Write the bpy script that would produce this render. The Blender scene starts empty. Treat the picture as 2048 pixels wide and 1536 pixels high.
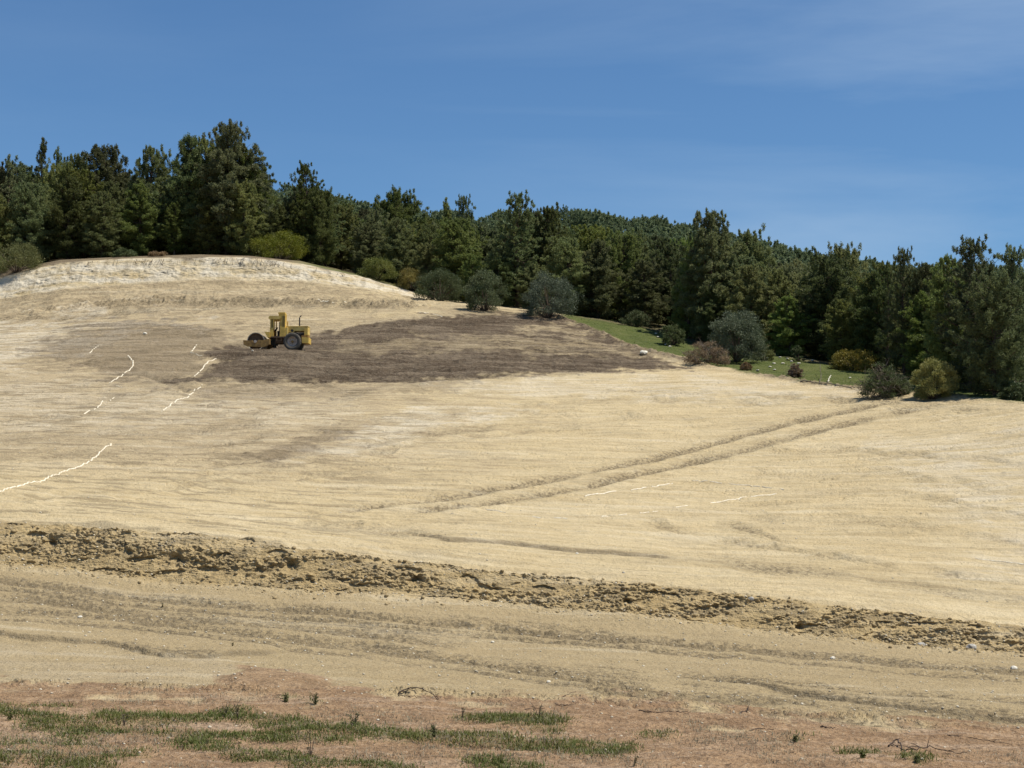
import bpy, bmesh, math, random
import numpy as np
from mathutils import Vector, Matrix, Euler

# ------------------------------------------------------------------ camera
F, CU, CV, HZ = 3200.0, 1024.0, 768.0, 1000.0      # focal length and centre in photo pixels, horizon row
PITCH = math.atan((HZ - CV) / F)
CP, SP = math.cos(PITCH), math.sin(PITCH)
S = bpy.context.scene
cam_d = bpy.data.cameras.new('camera'); cam = bpy.data.objects.new('camera', cam_d)
S.collection.objects.link(cam); S.camera = cam
cam_d.lens = 36 * F / 2048; cam_d.sensor_width = 36
cam_d.clip_start = .5; cam_d.clip_end = 12000
cam.location = (0, 0, 0); cam.rotation_euler = (math.pi / 2 + PITCH, 0, 0)

# ------------------------------------------------------------------ sun, sky, exposure
SUN_EL, SUN_AZ = math.radians(63), math.radians(98)      # azimuth from +Y towards +X
world = bpy.data.worlds.new("World"); S.world = world; world.use_nodes = True
wn = world.node_tree; wn.nodes.clear()
def WN(t, **k):
    n = wn.nodes.new(t)
    for a, b in k.items(): setattr(n, a, b)
    return n
sky = WN('ShaderNodeTexSky', sky_type='NISHITA', sun_disc=False)
sky.sun_elevation = SUN_EL; sky.sun_rotation = SUN_AZ
sky.air_density = 1.0; sky.dust_density = .35; sky.ozone_density = 4.5; sky.altitude = 300
bg = WN('ShaderNodeBackground'); bg.inputs['Strength'].default_value = .084
out = WN('ShaderNodeOutputWorld')
tc = WN('ShaderNodeTexCoord')
mp = WN('ShaderNodeMapping'); mp.inputs['Rotation'].default_value = (0, math.radians(24), 0)
mp.inputs['Scale'].default_value = (1.6, 1.0, 9.0)
nz = WN('ShaderNodeTexNoise'); nz.inputs['Scale'].default_value = 1.5; nz.inputs['Detail'].default_value = 7; nz.inputs['Roughness'].default_value = .55
nz.inputs['Distortion'].default_value = .6
rmp = WN('ShaderNodeMapRange'); rmp.inputs[1].default_value = .40; rmp.inputs[2].default_value = .75; rmp.inputs[3].default_value = 0; rmp.inputs[4].default_value = .42
mx = WN('ShaderNodeMixRGB'); mx.inputs[2].default_value = (5.2, 6.6, 8.2, 1)
L = wn.links.new
L(tc.outputs['Generated'], mp.inputs[0]); L(mp.outputs[0], nz.inputs['Vector']); L(nz.outputs['Fac'], rmp.inputs[0])
tn = WN('ShaderNodeMixRGB', blend_type='MULTIPLY'); tn.inputs[0].default_value = 1; tn.inputs[2].default_value = (.68, .90, 1.05, 1); L(sky.outputs[0], tn.inputs[1])
sx = WN('ShaderNodeSeparateXYZ'); L(tc.outputs['Generated'], sx.inputs[0]); rx = WN('ShaderNodeMapRange'); L(sx.outputs[0], rx.inputs[0])
for _i, _q in enumerate((-.12, .28, .12, 1)): rx.inputs[_i + 1].default_value = _q
mm = WN('ShaderNodeMath', operation='MULTIPLY'); L(rmp.outputs[0], mm.inputs[0]); L(rx.outputs[0], mm.inputs[1])
L(mm.outputs[0], mx.inputs[0]); L(tn.outputs[0], mx.inputs[1]); L(mx.outputs[0], bg.inputs[0]); L(bg.outputs[0], out.inputs[0])

sd = bpy.data.lights.new('sun', 'SUN'); sd.energy = 5.0; sd.angle = math.radians(.5); sd.color = (1, .94, .83)
sun = bpy.data.objects.new('sun', sd); S.collection.objects.link(sun)
sdir = Vector((math.sin(SUN_AZ) * math.cos(SUN_EL), math.cos(SUN_AZ) * math.cos(SUN_EL), math.sin(SUN_EL)))
sun.rotation_euler = sdir.to_track_quat('Z', 'Y').to_euler()
sun.location = (0, 0, 100)
S.view_settings.view_transform = 'Standard'; S.view_settings.look = 'None'
S.view_settings.exposure = .24; S.view_settings.gamma = 1; S.view_settings.use_curve_mapping = False
try: S.cycles.use_denoising = True
except Exception: pass
S.cycles.max_bounces = 6; S.cycles.transparent_max_bounces = 8

random.seed(4); RNG = np.random.default_rng(7)
COL = S.collection
f32 = np.float32

# ------------------------------------------------------------------ helpers
def tag(o, label=None, cat=None, group=None, kind=None):
    if label: o['label'] = label
    if cat: o['category'] = cat
    if group: o['group'] = group
    if kind: o['kind'] = kind
    return o
def link(name, me, mats=(), parent=None, smooth=False):
    o = bpy.data.objects.new(name, me); COL.objects.link(o)
    for m in (mats if isinstance(mats, (list, tuple)) else [mats]): me.materials.append(m)
    if parent: o.parent = parent
    if smooth: me.polygons.foreach_set('use_smooth', [True] * len(me.polygons))
    return o
def empty(name, loc, rz=0):
    o = bpy.data.objects.new(name, None); COL.objects.link(o); o.location = loc; o.rotation_euler = (0, 0, rz)
    o.empty_display_size = .3
    return o
def npmesh(name, v, f):
    """v (n,3), f (m,k) with one k"""
    me = bpy.data.meshes.new(name); v = np.ascontiguousarray(v, f32); f = np.ascontiguousarray(f, np.int32)
    m, k = f.shape
    me.vertices.add(len(v)); me.vertices.foreach_set('co', v.ravel())
    me.loops.add(m * k); me.loops.foreach_set('vertex_index', f.ravel())
    me.polygons.add(m); me.polygons.foreach_set('loop_start', np.arange(0, m * k, k, dtype=np.int32))
    me.update(calc_edges=True)
    return me
def ray(u, v):
    a = (np.asarray(u, float) - CU) / F; b = (CV - np.asarray(v, float)) / F
    y = CP - b * SP
    return a / y, (SP + b * CP) / y            # x/y , z/y
def project(x, y, z):
    d = y * CP + z * SP
    return CU + F * x / d, CV - F * (z * CP - y * SP) / d
_rp = np.random.default_rng(11).permutation(256).astype(np.int32); _P = np.concatenate([_rp, _rp])
_G = np.stack([np.cos(np.arange(16) * math.pi / 8), np.sin(np.arange(16) * math.pi / 8)], 1).astype(f32)
def pn(x, y, seed=0):
    x = np.asarray(x, f32) + seed * 17.31; y = np.asarray(y, f32) + seed * 9.73
    xi = np.floor(x).astype(np.int32); yi = np.floor(y).astype(np.int32)
    xf = x - xi; yf = y - yi
    sx = xf * xf * xf * (xf * (xf * 6 - 15) + 10); sy = yf * yf * yf * (yf * (yf * 6 - 15) + 10)
    xi &= 255; yi &= 255
    def g(dx, dy):
        h = _P[_P[(xi + dx) & 255] + ((yi + dy) & 255)] & 15
        return _G[h, 0] * (xf - dx) + _G[h, 1] * (yf - dy)
    a = g(0, 0); b = g(1, 0); c = g(0, 1); d = g(1, 1)
    return (a + sx * (b - a)) + sy * ((c + sx * (d - c)) - (a + sx * (b - a)))
def fbm(x, y, o=4, seed=0, r=.5):
    t = 0; a = 1.
    for i in range(o):
        t = t + a * pn(x * 2 ** i, y * 2 ** i, seed + i); a *= r
    return t * 1.3
def sstep(a, b, x):
    t = np.clip((x - a) / (b - a), 0, 1); return t * t * (3 - 2 * t)

# ------------------------------------------------------------------ terrain: lines of the place as (u, v, distance)
CURVES = [
 ([(0, 1560, 3.0)], 8),
 ([(0, 1740, 12), (2048, 1740, 12)], 10),
 ([(0, 1600, 25), (2048, 1600, 25)], 26),
 ([(0, 1371, 36), (700, 1385, 36), (1000, 1395, 36), (1400, 1415, 35.5), (2048, 1462, 34)], 250),
 ([(0, 1270, 43), (700, 1310, 43), (1400, 1350, 42), (2048, 1395, 40.5)], 120),
 ([(0, 1128, 52), (150, 1140, 52), (300, 1163, 51.5), (700, 1185, 51), (1000, 1205, 51), (1300, 1232, 50), (1500, 1258, 49.5), (1800, 1290, 48.5), (2048, 1308, 48)], 130),
 ([(0, 1045, 53.7), (150, 1050, 53.7), (400, 1068, 53.1), (700, 1110, 52.5), (1100, 1150, 52.2), (1500, 1190, 51), (1700, 1215, 50.3), (2048, 1250, 49.5)], 150),
 ([(0, 985, 66), (700, 1045, 64), (1400, 1100, 62), (2048, 1150, 60)], 120),
 ([(0, 895, 88), (700, 905, 88), (1400, 935, 86), (2048, 970, 78)], 190),
 ([(0, 800, 115), (700, 795, 118), (1100, 800, 117), (1400, 815, 112), (1700, 840, 103), (2048, 862, 92)], 190),
 ([(0, 705, 143), (600, 704, 143), (1000, 694, 146), (1280, 707, 146), (1450, 738, 135), (1700, 776, 121), (2048, 806, 104), (2300, 826, 98)], 210),
 ([(0, 642, 165), (300, 620, 165), (800, 610, 166), (1000, 622, 167), (1130, 632, 167), (1280, 658, 166), (1400, 694, 159), (1550, 714, 149), (1700, 740, 138), (1850, 768, 126), (2048, 797, 113), (2300, 820, 104)], 150),
 ([(0, 600, 182), (130, 577, 182), (400, 557, 183), (600, 562, 183), (740, 580, 182), (830, 597, 182), (1000, 612, 180), (1130, 626, 178), (1300, 650, 178), (1700, 732, 150), (2048, 795, 124)], 110),
 ([(-200, 585, 185), (0, 556, 185.5), (120, 526, 186), (250, 518, 186), (400, 515, 186), (500, 515, 186), (600, 528, 186), (720, 553, 186), (830, 585, 186), (900, 600, 188), (1000, 605, 190), (1300, 640, 190), (1700, 726, 162), (2048, 790, 136)], 90),
 ([(0, 540, 196), (120, 520, 196), (400, 510, 196), (600, 522, 196), (830, 578, 196), (1000, 598, 200), (1300, 630, 204), (1700, 712, 180), (2048, 780, 155)], 24),
 ([(0, 505, 262), (600, 505, 262), (1000, 560, 262), (1300, 580, 262), (1700, 660, 245), (2048, 720, 225)], 36),
 ([(0, 470, 360), (520, 455, 360), (800, 470, 360), (1160, 480, 360), (1450, 535, 360), (1700, 592, 360), (2048, 650, 360)], 36),
 ([(0, 600, 520), (2048, 760, 520)], 10),
 ([(0, 900, 2500), (2048, 960, 2500)], 10),
]
s_in = ray(np.linspace(-170, 2218, 1290), 900)[0]
gl = np.linspace(0, 1, 26)[1:] ** 2.2
s_cols = np.concatenate([s_in[0] - gl[::-1] * 2.4, s_in, s_in[-1] + gl * 2.4]).astype(f32)
NC = len(s_cols)
KY, KZ = [], []
for pts, n in CURVES:
    p = np.array(pts, float); s, t = ray(p[:, 0], p[:, 1]); o = np.argsort(s)
    Y = np.interp(s_cols, s[o], p[o, 2]); KY.append(Y); KZ.append(np.interp(s_cols, s[o], t[o] ) * Y)
KY[0][:] = 1.0; KZ[0][:] = -1.62
KY, KZ = np.array(KY), np.array(KZ)
h = np.diff(KY, axis=0); dl = np.diff(KZ, axis=0) / h
m = np.zeros_like(KZ); m[0] = dl[0]; m[-1] = dl[-1]
same = dl[:-1] * dl[1:] > 0
w1 = 2 * h[1:] + h[:-1]; w2 = h[1:] + 2 * h[:-1]
with np.errstate(all='ignore'):
    m[1:-1] = np.where(same, (w1 + w2) / (w1 / dl[:-1] + w2 / dl[1:]), 0)
GY, GZ = [], []
for i in range(len(CURVES) - 1):
    n = CURVES[i + 1][1]
    t = (np.arange(n) / n)[:, None]
    H = h[i][None]
    h00 = 2 * t ** 3 - 3 * t ** 2 + 1; h10 = t ** 3 - 2 * t ** 2 + t; h01 = -2 * t ** 3 + 3 * t ** 2; h11 = t ** 3 - t ** 2
    GY.append(KY[i][None] + t * H); GZ.append(h00 * KZ[i] + h10 * H * m[i] + h01 * KZ[i + 1] + h11 * H * m[i + 1])
GY.append(KY[-1][None]); GZ.append(KZ[-1][None])
Y = np.concatenate(GY).astype(f32); Z = np.concatenate(GZ).astype(f32); NR = len(Y)
X = (Y * s_cols[None]).astype(f32)
U, V = project(X, Y, Z); U = U.astype(f32); V = V.astype(f32)      # where each point of the bare surface is seen: used once, to trace the regions of soil
rowid = np.repeat(np.concatenate([np.full(c[1], i) for i, c in enumerate(CURVES[1:])] + [np.array([len(CURVES) - 1])])[:, None], NC, 1)
def band(i0, i1, soft=.6):           # weight between curve i0 and i1 in Y
    a, b = KY[i0][None], KY[i1][None]
    return sstep(-soft, soft, Y - a) * sstep(-soft, soft, b - Y)

# roller stands on a levelled pad
su, tu = ray(570, 702); RY = 143.0; RX = float(su * RY); RZ = float(tu * RY)
rr = np.sqrt(((X - RX + .6) / 6.2) ** 2 + ((Y - RY) / 3.0) ** 2)
pad = 1 - sstep(.75, 1.7, rr)
Z = Z * (1 - pad) + pad * (RZ + .03 * (Y - RY))

wob = fbm(X * .35, Y * .35, 4, 3)                 # for irregular region edges
wobs = fbm(X * 1.2, Y * .8, 3, 8)
def inpoly(pts, soft=8, amp=14):
    """soft mask of an outline traced on the ground (photo pixels), edge broken up by world noise"""
    p = np.array(pts, f32); u0, u1 = p[:, 0].min() - 30, p[:, 0].max() + 30; v0, v1 = p[:, 1].min() - 30, p[:, 1].max() + 30
    res = np.zeros_like(U); sel = (U > u0) & (U < u1) & (V > v0) & (V < v1)
    u, v = U[sel], V[sel]; inside = np.zeros(len(u), bool); dist = np.full(len(u), 1e9, f32)
    for i in range(len(p)):
        a, b = p[i], p[(i + 1) % len(p)]
        c = ((a[1] > v) != (b[1] > v)) & (u < (b[0] - a[0]) * (v - a[1]) / (b[1] - a[1] + 1e-9) + a[0]); inside ^= c
        ab = b - a; t = np.clip(((u - a[0]) * ab[0] + (v - a[1]) * ab[1]) / (ab @ ab + 1e-9), 0, 1)
        dist = np.minimum(dist, np.sqrt((((u - a[0]) - t * ab[0]) * .35) ** 2 + ((v - a[1]) - t * ab[1]) ** 2))
    sd_ = np.where(inside, dist, -dist) + amp * wob[sel] + amp * .5 * wobs[sel]
    res[sel] = sstep(-soft, soft, sd_)
    return res
def along(pts, amp=0, fade=25, seed=40):
    """signed picture distance from a traced line and its end fade"""
    p = np.array(pts, float); o = np.argsort(p[:, 0]); p = p[o]
    c = np.interp(U, p[:, 0], p[:, 1]).astype(f32)
    if amp: c = c + amp * fbm(X * .5, Y * .2 + seed, 3, seed)
    e = sstep(p[0, 0] - fade, p[0, 0] + fade, U) * (1 - sstep(p[-1, 0] - fade, p[-1, 0] + fade, U))
    return V - c, e

emb = band(5, 6, .25)
cut = band(12, 13, .8) * (1 - sstep(800, 880, U))
field = band(6, 12, .4) * (1 - cut)
edgeY = np.where(U > 1130, np.interp(U, [1130, 1280, 1450, 1700, 2048, 2300], [150, 146, 135, 121, 104, 98]), 1e4)
# right of the field the meadow begins at curve 10
mline = np.interp(U, [1090, 1130, 1200, 1250, 1290, 1360, 1450, 1600, 1700, 1850, 2048, 2300], [622, 636, 664, 686, 700, 714, 737, 763, 776, 789, 804, 822]).astype(f32)
meadow = sstep(-2.5, 2.5, mline - V + 3 * wob + 2 * wobs) * sstep(1100, 1140, U) * sstep(130, 134, Y + 60 * sstep(1400, 1500, U))
leftgrass = sstep(560, 640, U) * sstep(-.4, .4, Y - KY[13][None])
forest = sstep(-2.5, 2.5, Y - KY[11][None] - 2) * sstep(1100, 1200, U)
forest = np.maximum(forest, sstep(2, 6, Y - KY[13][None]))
plateau = sstep(-.5, .6, Y - KY[13][None] + 1.1 * np.clip(fbm(X * .22, Y * .2, 4, 19, .65), -.3, 1) + .1)
road = band(3, 5, 1.0)
redz = 1 - sstep(-1.3, 1.3, Y - KY[3][None] + 2.4 * wob + 1.4 * wobs + 1.6 * fbm(X * .16, Y * .9, 3, 17))
red = redz * .96
red = np.maximum(red, .85 * inpoly([(460, 1356), (500, 1342), (600, 1348), (650, 1356), (700, 1372), (600, 1390), (455, 1386)], 5, 16))
dark = inpoly([(325, 764), (400, 748), (440, 726), (410, 712), (435, 695), (490, 690), (560, 682), (620, 668), (700, 655), (840, 636), (1000, 626), (1070, 628), (1125, 634), (1200, 662), (1260, 692), (1330, 722), (1380, 738), (1200, 745), (1000, 750), (900, 758), (800, 766), (600, 764), (450, 762)], 5, 9)
pale_in = inpoly([(620, 700), (700, 686), (900, 672), (1100, 664), (1230, 688), (1290, 712), (1100, 706), (900, 702), (750, 708)], 8, 16) * .42
pale_in = np.maximum(pale_in, inpoly([(1040, 655), (1120, 650), (1200, 672), (1150, 676)], 6, 12) * .6)
streak = fbm(X * .10 + .8 * wob, Y * 1.3 + X * .06, 4, 21, .6)        # long scrape marks left by the blade
dark = dark * (1 - pale_in * np.clip(.7 + 1.4 * streak, 0, 1))
dark = np.maximum(dark, .56 * inpoly([(150, 655), (260, 640), (330, 640), (440, 655), (485, 690), (420, 712), (400, 745), (330, 762), (240, 770), (170, 735), (90, 720), (60, 700)], 14, 26))
dark = np.maximum(dark, .40 * inpoly([(330, 765), (700, 770), (1000, 752), (880, 780), (700, 792), (420, 800)], 8, 18))
dark = np.maximum(dark, .55 * inpoly([(480, 918), (560, 890), (640, 868), (735, 846), (700, 872), (600, 905), (540, 928)], 8, 14))
dark = np.maximum(dark, .55 * inpoly([(780, 612), (900, 612), (1010, 620), (1080, 634), (1000, 640), (850, 636)], 5, 8) * sstep(820, 960, U))
dark = np.maximum(dark, .85 * plateau * (1 - leftgrass * .5))
berm = np.exp(-((V - mline - 4 + 3 * wob) / 5) ** 2) * sstep(1020, 1100, U) * (1 - sstep(1380, 1460, U)); berm = np.maximum(berm, .8 * np.exp(-((V - mline - 1) / 3) ** 2) * sstep(1480, 1540, U) * (1 - sstep(1900, 2000, U)))
berm *= sstep(90, 100, Y); dark = np.maximum(dark, .8 * berm)
chalk = .55 * inpoly([(-200, 655), (0, 650), (150, 640), (420, 645), (300, 660), (170, 700), (60, 712), (0, 735), (-200, 735)], 12, 28)
chalk = np.maximum(chalk, .85 * cut)
chalk = np.maximum(chalk, .5 * inpoly([(100, 622), (160, 612), (215, 612), (215, 628), (130, 634)], 4, 6))
chalk = np.maximum(chalk, .42 * inpoly([(860, 768), (1150, 756), (1400, 752), (1700, 790), (1500, 800), (1000, 790)], 10, 16))
chalk = np.maximum(chalk, .5 * inpoly([(560, 925), (680, 880), (720, 850), (860, 815), (1050, 822), (880, 855), (760, 900), (640, 920)], 12, 18))
chalk = np.maximum(chalk, .30 * inpoly([(1880, 1130), (1950, 1100), (2048, 1100), (2048, 1170), (1900, 1165)], 14, 18))
chalk = np.maximum(chalk, .38 * inpoly([(1750, 890), (2048, 860), (2200, 900), (2200, 1100), (1960, 1080), (1850, 960)], 30, 30))
chalk = np.maximum(chalk, .32 * inpoly([(-200, 740), (300, 780), (700, 800), (700, 840), (300, 860), (-200, 860)], 24, 30) )
chalk = np.maximum(chalk, .42 * inpoly([(-200, 1292), (0, 1290), (160, 1290), (300, 1312), (430, 1322), (470, 1340), (450, 1372), (250, 1365), (0, 1372), (-200, 1372)], 8, 14))
chalk *= np.clip(.62 + .9 * streak + .5 * wob, 0, 1.25)
grassy = np.zeros_like(U)
GR = [([(-60, 1425), (0, 1425), (70, 1440), (140, 1455), (235, 1468)], 15), ([(195, 1430), (330, 1441), (450, 1438), (540, 1452), (700, 1462), (780, 1475)], 12),
      ([(230, 1465), (400, 1470), (520, 1475), (700, 1487)], 8), ([(355, 1490), (450, 1505), (560, 1515), (700, 1531)], 9),
      ([(-60, 1520), (60, 1512), (120, 1520), (215, 1545)], 20), ([(680, 1457), (770, 1473), (900, 1480), (1050, 1490), (1260, 1502)], 13),
      ([(915, 1441), (1000, 1441), (1125, 1454)], 11), ([(600, 1533), (700, 1532), (820, 1538)], 8), ([(940, 1527), (1080, 1538)], 12),
      ([(1690, 1506), (1765, 1509)], 6), ([(1580, 1479), (1605, 1480)], 4), ([(1285, 1476), (1345, 1476)], 6), ([(1810, 1518), (1850, 1522)], 5),
      ([(555, 1398), (590, 1398)], 3), ([(625, 1404), (645, 1404)], 4), ([(60, 1412), (130, 1416)], 4), ([(-40, 1480), (100, 1490), (300, 1505)], 16)]
for k, (pts, hw) in enumerate(GR):
    d, e = along(pts, 9, 14, 50 + k)
    g = (1 - sstep(.35, 1.25, np.abs(d) / hw + .9 * wobs + .5 * wob)) * e
    if k == 16: g = g * .6
    grassy = np.maximum(grassy, g)
fore_grass = grassy.copy()
green = np.maximum(meadow, .8 * leftgrass) * (1 - .55 * np.clip(forest - .4, 0, 1))
green = np.maximum(green, .22 * fore_grass)

# ---- relief
rough = np.ones_like(U)
flat = 1 - .85 * pad
# general unevenness and scrape ridges on the open soil
smr = 1 - .55 * sstep(500, 1100, U); Z += field * flat * (.10 * fbm(X * .12, Y * .16, 3, 5) + .055 * smr * streak + .026 * fbm(X * .9, Y * 2.2, 3, 12) + .010 * fbm(X * 5, Y * 5, 2, 14)) * 1.25
bl = np.abs(fbm(X * .35 + wob, Y * 1.6 + X * .1, 3, 33))
Z += field * flat * (-.10 * (1 - sstep(0, .08, bl)) * sstep(-.1, .35, wob)) * sstep(60, 80, Y)
nearz = 1 - sstep(-1, 1.5, Y - KY[5][None])
Z += nearz * (.05 * fbm(X * .4, Y * .5, 3, 61) + .022 * fbm(X * .8, Y * 3.2, 3, 62) + .010 * fbm(X * 6, Y * 6, 2, 63))
Z += redz * nearz * (.05 * fbm(X * .5, Y * 1.6, 3, 71) + .035 * np.abs(fbm(X * 2.0, Y * 3.5, 3, 72)))
# dozed dark soil is cloddy
Z += dark * field * flat * (.10 * np.abs(fbm(X * 1.1, Y * 1.9, 3, 81)) + .05 * fbm(X * 3, Y * 3, 2, 82))
# bank
cl = np.abs(fbm(X * 1.7, (Y * .9 + Z * 1.3) * 1.7, 4, 91, .62)); c2 = fbm(X * 4.6, (Y + Z * 1.4) * 4.6, 3, 95, .6)
vert = fbm(X * 2.2, (Y + Z) * .35, 3, 97)
frc = (Y - KY[5][None]) / (KY[6] - KY[5])[None]; embw = sstep(-.16, .10, frc) * sstep(-.10, .06, 1 - frc)
calm = sstep(-.22, .12, fbm(X * .33, (Y + Z * 1.3) * .8, 3, 349)); cl = cl * (1 - .75 * calm); c2 = c2 * (1 - .6 * calm)
dyb = embw * (-.22 * cl - .15 * np.abs(c2) + .08 * vert + .22 * fbm(X * .35, Z * .5, 2, 99) + .08)
holes = .5 * embw * sstep(.34, .5, fbm(X * .8, (Y + Z * 1.3) * 1.1, 2, 105))
for hu, hv, hr in ((1960, 1278, 22), (580, 1132, 13), (1255, 1205, 9), (830, 1160, 12), (1600, 1256, 10), (100, 1085, 12), (350, 1120, 14), (1180, 1160, 8)):
    holes = np.maximum(holes, np.exp(-(((U - hu) / hr) ** 2 + ((V - hv) / (hr * .7)) ** 2)) * 1.6)
Y2 = Y + dyb * .62 + holes * .24
Z += embw * (.06 * c2 + .04 * cl - .02)
# crumbled soil at the foot and ragged lip
foot = np.exp(-((Y - KY[5][None] + .25) / .45) ** 2); Z += foot * (.10 * np.abs(fbm(X * 1.5, Y * 1.5, 3, 111)) + .04 * np.abs(c2))
lip = np.exp(-((Y - KY[6][None] - .15) / .3) ** 2); Z += lip * (.10 * fbm(X * 1.3, Y, 3, 113))
# upper cut in the hill
cw = band(12, 13, .9) * (1 - sstep(800, 870, U))
calm2 = 1 - .75 * sstep(-.1, .25, fbm(X * .12, Y * .3 + Z * .5, 3, 351)); Y2 += cw * calm2 * (-.16 * np.abs(fbm(X * .9, (Y + Z) * .9, 4, 121, .6)) + .07 * fbm(X * 2, (Y + Z) * 1.2, 3, 122))
Z += cw * .25 * np.abs(fbm(X * .35, (Y + Z) * .4, 3, 381)) + cw * calm2 * .06 * fbm(X * .9, (Y + Z) * 1.0, 3, 124)
fw = sstep(-1, 2, Y - KY[11][None]) * (1 - sstep(-1, 1, Y - KY[12][None])) * (1 - sstep(850, 950, U))
Z += fw * (.16 * fbm(X * .5, Y * .8, 4, 126, .6) + .10 * np.abs(fbm(X * 1.5, Y * 2, 3, 127)))
# meadow and beyond
Z += berm * (.12 + .30 * np.abs(fbm(X * .9, Y * .9, 4, 361, .6)))
Z += sstep(.3, 1, meadow) * .10 * fbm(X * .4, Y * .4, 3, 131)
tint = np.zeros_like(U)      # coarse dark debris in ruts
deb = np.abs(fbm(X * 2.4, Y * 5.5, 3, 141, .5)); debm = sstep(-.15, .35, fbm(X * 4.5, Y * 7, 3, 143, .7))
def rut(pts, hw, dz, tn, amp=3, shoulder=.6, fade=40, seed=150, clod=0.):
    global Z, tint
    d, e = along(pts, amp, fade, seed); hw = hw * (1.25 if seed > 160 else 1.0); q = d / hw
    brk = np.clip((.75 if 160 < seed < 280 or seed > 330 else 1.0) + .9 * fbm(X * .45, Y * .1, 2, seed + 3), 0, 1.2) * e
    g = np.exp(-q * q)
    Z = Z + brk * (1.15 * dz * (-g + shoulder * np.exp(-((np.abs(q) - 1.7) / .6) ** 2)) + clod * .30 * g * (deb - .1))
    tint = np.maximum(tint, 1.7 * tn * brk * np.exp(-(q * .8) ** 2) * (.35 + .75 * debm))
def scarp(pts, dz, tn, amp=2, fade=40, seed=170, w=1.6):
    """small step: ground beyond the line is higher by dz and eases back"""
    global Z, tint
    d, e = along(pts, amp, fade, seed)
    st = (1 - sstep(-w, w, d)) * np.exp(-np.clip(-d, 0, None) / 28)
    Z = Z + dz * st * e
    tint = np.maximum(tint, tn * e * np.exp(-((d - .5) / 2.2) ** 2))
# rough ledge on the terrace, where the blade left rubble
dl_, el_ = along([(60, 628), (200, 608), (340, 602), (540, 603), (700, 609), (860, 614)], 5, 40, 371)
lw = np.exp(-(dl_ / 6) ** 2) * el_ * (Y > 150); Z = Z + lw * (.45 * np.abs(fbm(X * .8, Y * .5, 4, 373, .65)) + .1 * (dl_ < 0)); tint = np.maximum(tint, .75 * lw * sstep(-.1, .25, fbm(X * .7, Y * .3, 3, 375)))
for i, (a, tn) in enumerate([([(350, 762), (500, 764), (700, 762), (820, 765), (1000, 752)], 1.0), ([(430, 752), (700, 746), (1000, 738), (1260, 728)], .7), ([(440, 720), (620, 712), (900, 706), (1200, 700)], .6),
        ([(640, 690), (800, 682), (1000, 676), (1180, 680)], .5), ([(700, 664), (850, 650), (1020, 642), (1140, 652)], .6), ([(500, 738), (800, 730), (1180, 716)], .6)]):
    rut(a, 2.6, .10, tn, 4, .8, 30, 400 + i * 3, .4)
# wheel tracks crossing the field
rut([(700, 1018), (860, 1000), (1000, 978), (1100, 960), (1200, 940), (1300, 918), (1400, 895), (1500, 868), (1600, 842), (1700, 822), (1780, 806)], 5, .13, .8, 2, .35, 60, 151, .30)
rut([(830, 1023), (960, 1008), (1100, 987), (1200, 968), (1300, 945), (1400, 921), (1500, 899), (1600, 872), (1700, 846), (1800, 822), (1860, 812)], 5.5, .14, .85, 2, .35, 60, 152, .34)
for i, (a, tn) in enumerate([([(0, 728), (120, 722), (260, 740), (420, 800)], .3), ([(180, 800), (450, 770), (700, 765)], .3), ([(330, 764), (500, 760), (900, 752), (1200, 740)], .6),
        ([(400, 742), (700, 728), (1100, 715), (1290, 722)], .4), ([(0, 915), (200, 908), (420, 890), (620, 858), (760, 838)], .4), ([(400, 935), (620, 905), (860, 868), (1000, 850)], .35),
        ([(350, 962), (620, 925), (900, 880), (1200, 845)], .3), ([(0, 1000), (260, 985), (520, 960), (800, 935)], .25), ([(0, 880), (300, 868), (540, 846)], .35), ([(0, 838), (200, 828), (380, 832), (560, 815)], .35),
        ([(1450, 905), (1700, 900), (2048, 930)], .25), ([(1500, 950), (1750, 945), (2048, 985)], .25), ([(1600, 990), (1800, 985), (2048, 1030)], .25), ([(1400, 1075), (1600, 1105), (1800, 1140), (2048, 1165)], .3),
        ([(1500, 1035), (1800, 1050), (2048, 1085)], .25), ([(0, 640), (150, 634), (340, 618), (560, 612)], .8), ([(200, 612), (340, 606), (540, 606), (700, 612), (820, 612)], 1.3), ([(480, 666), (640, 652), (800, 632)], .3),
        ([(1200, 780), (1500, 790), (1800, 812), (2048, 822)], .35), ([(1000, 812), (1300, 800), (1560, 806)], .25), ([(1650, 800), (1850, 800), (2048, 812)], .5), ([(800, 835), (1100, 828), (1400, 838)], .22),
        ([(1450, 1045), (1520, 1062), (1560, 1085)], .6), ([(1300, 1045), (1400, 1065)], .4), ([(60, 905), (120, 908)], .8), ([(600, 1045), (760, 1060), (900, 1068)], .3)]):
    rut(a, 3.2 + (i % 3), .07 + .03 * (i % 2), tn, 6, .7, 40, 180 + i * 3, .15)
scarp([(830, 1068), (900, 1082), (1040, 1088), (1150, 1102), (1290, 1112), (1340, 1118)], .14, .85, 3, 30, 260)
rut([(690, 1058), (800, 1070), (900, 1078)], 5, .06, .5, 3, .5, 40, 262, .15)
scarp([(1360, 1120), (1500, 1135), (1700, 1150), (1900, 1175), (2100, 1205)], .06, .45, 4, 40, 263)
rut([(1300, 1112), (1500, 1132), (1750, 1160), (2048, 1200)], 7, .05, .42, 4, .6, 40, 265, .16)
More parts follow.
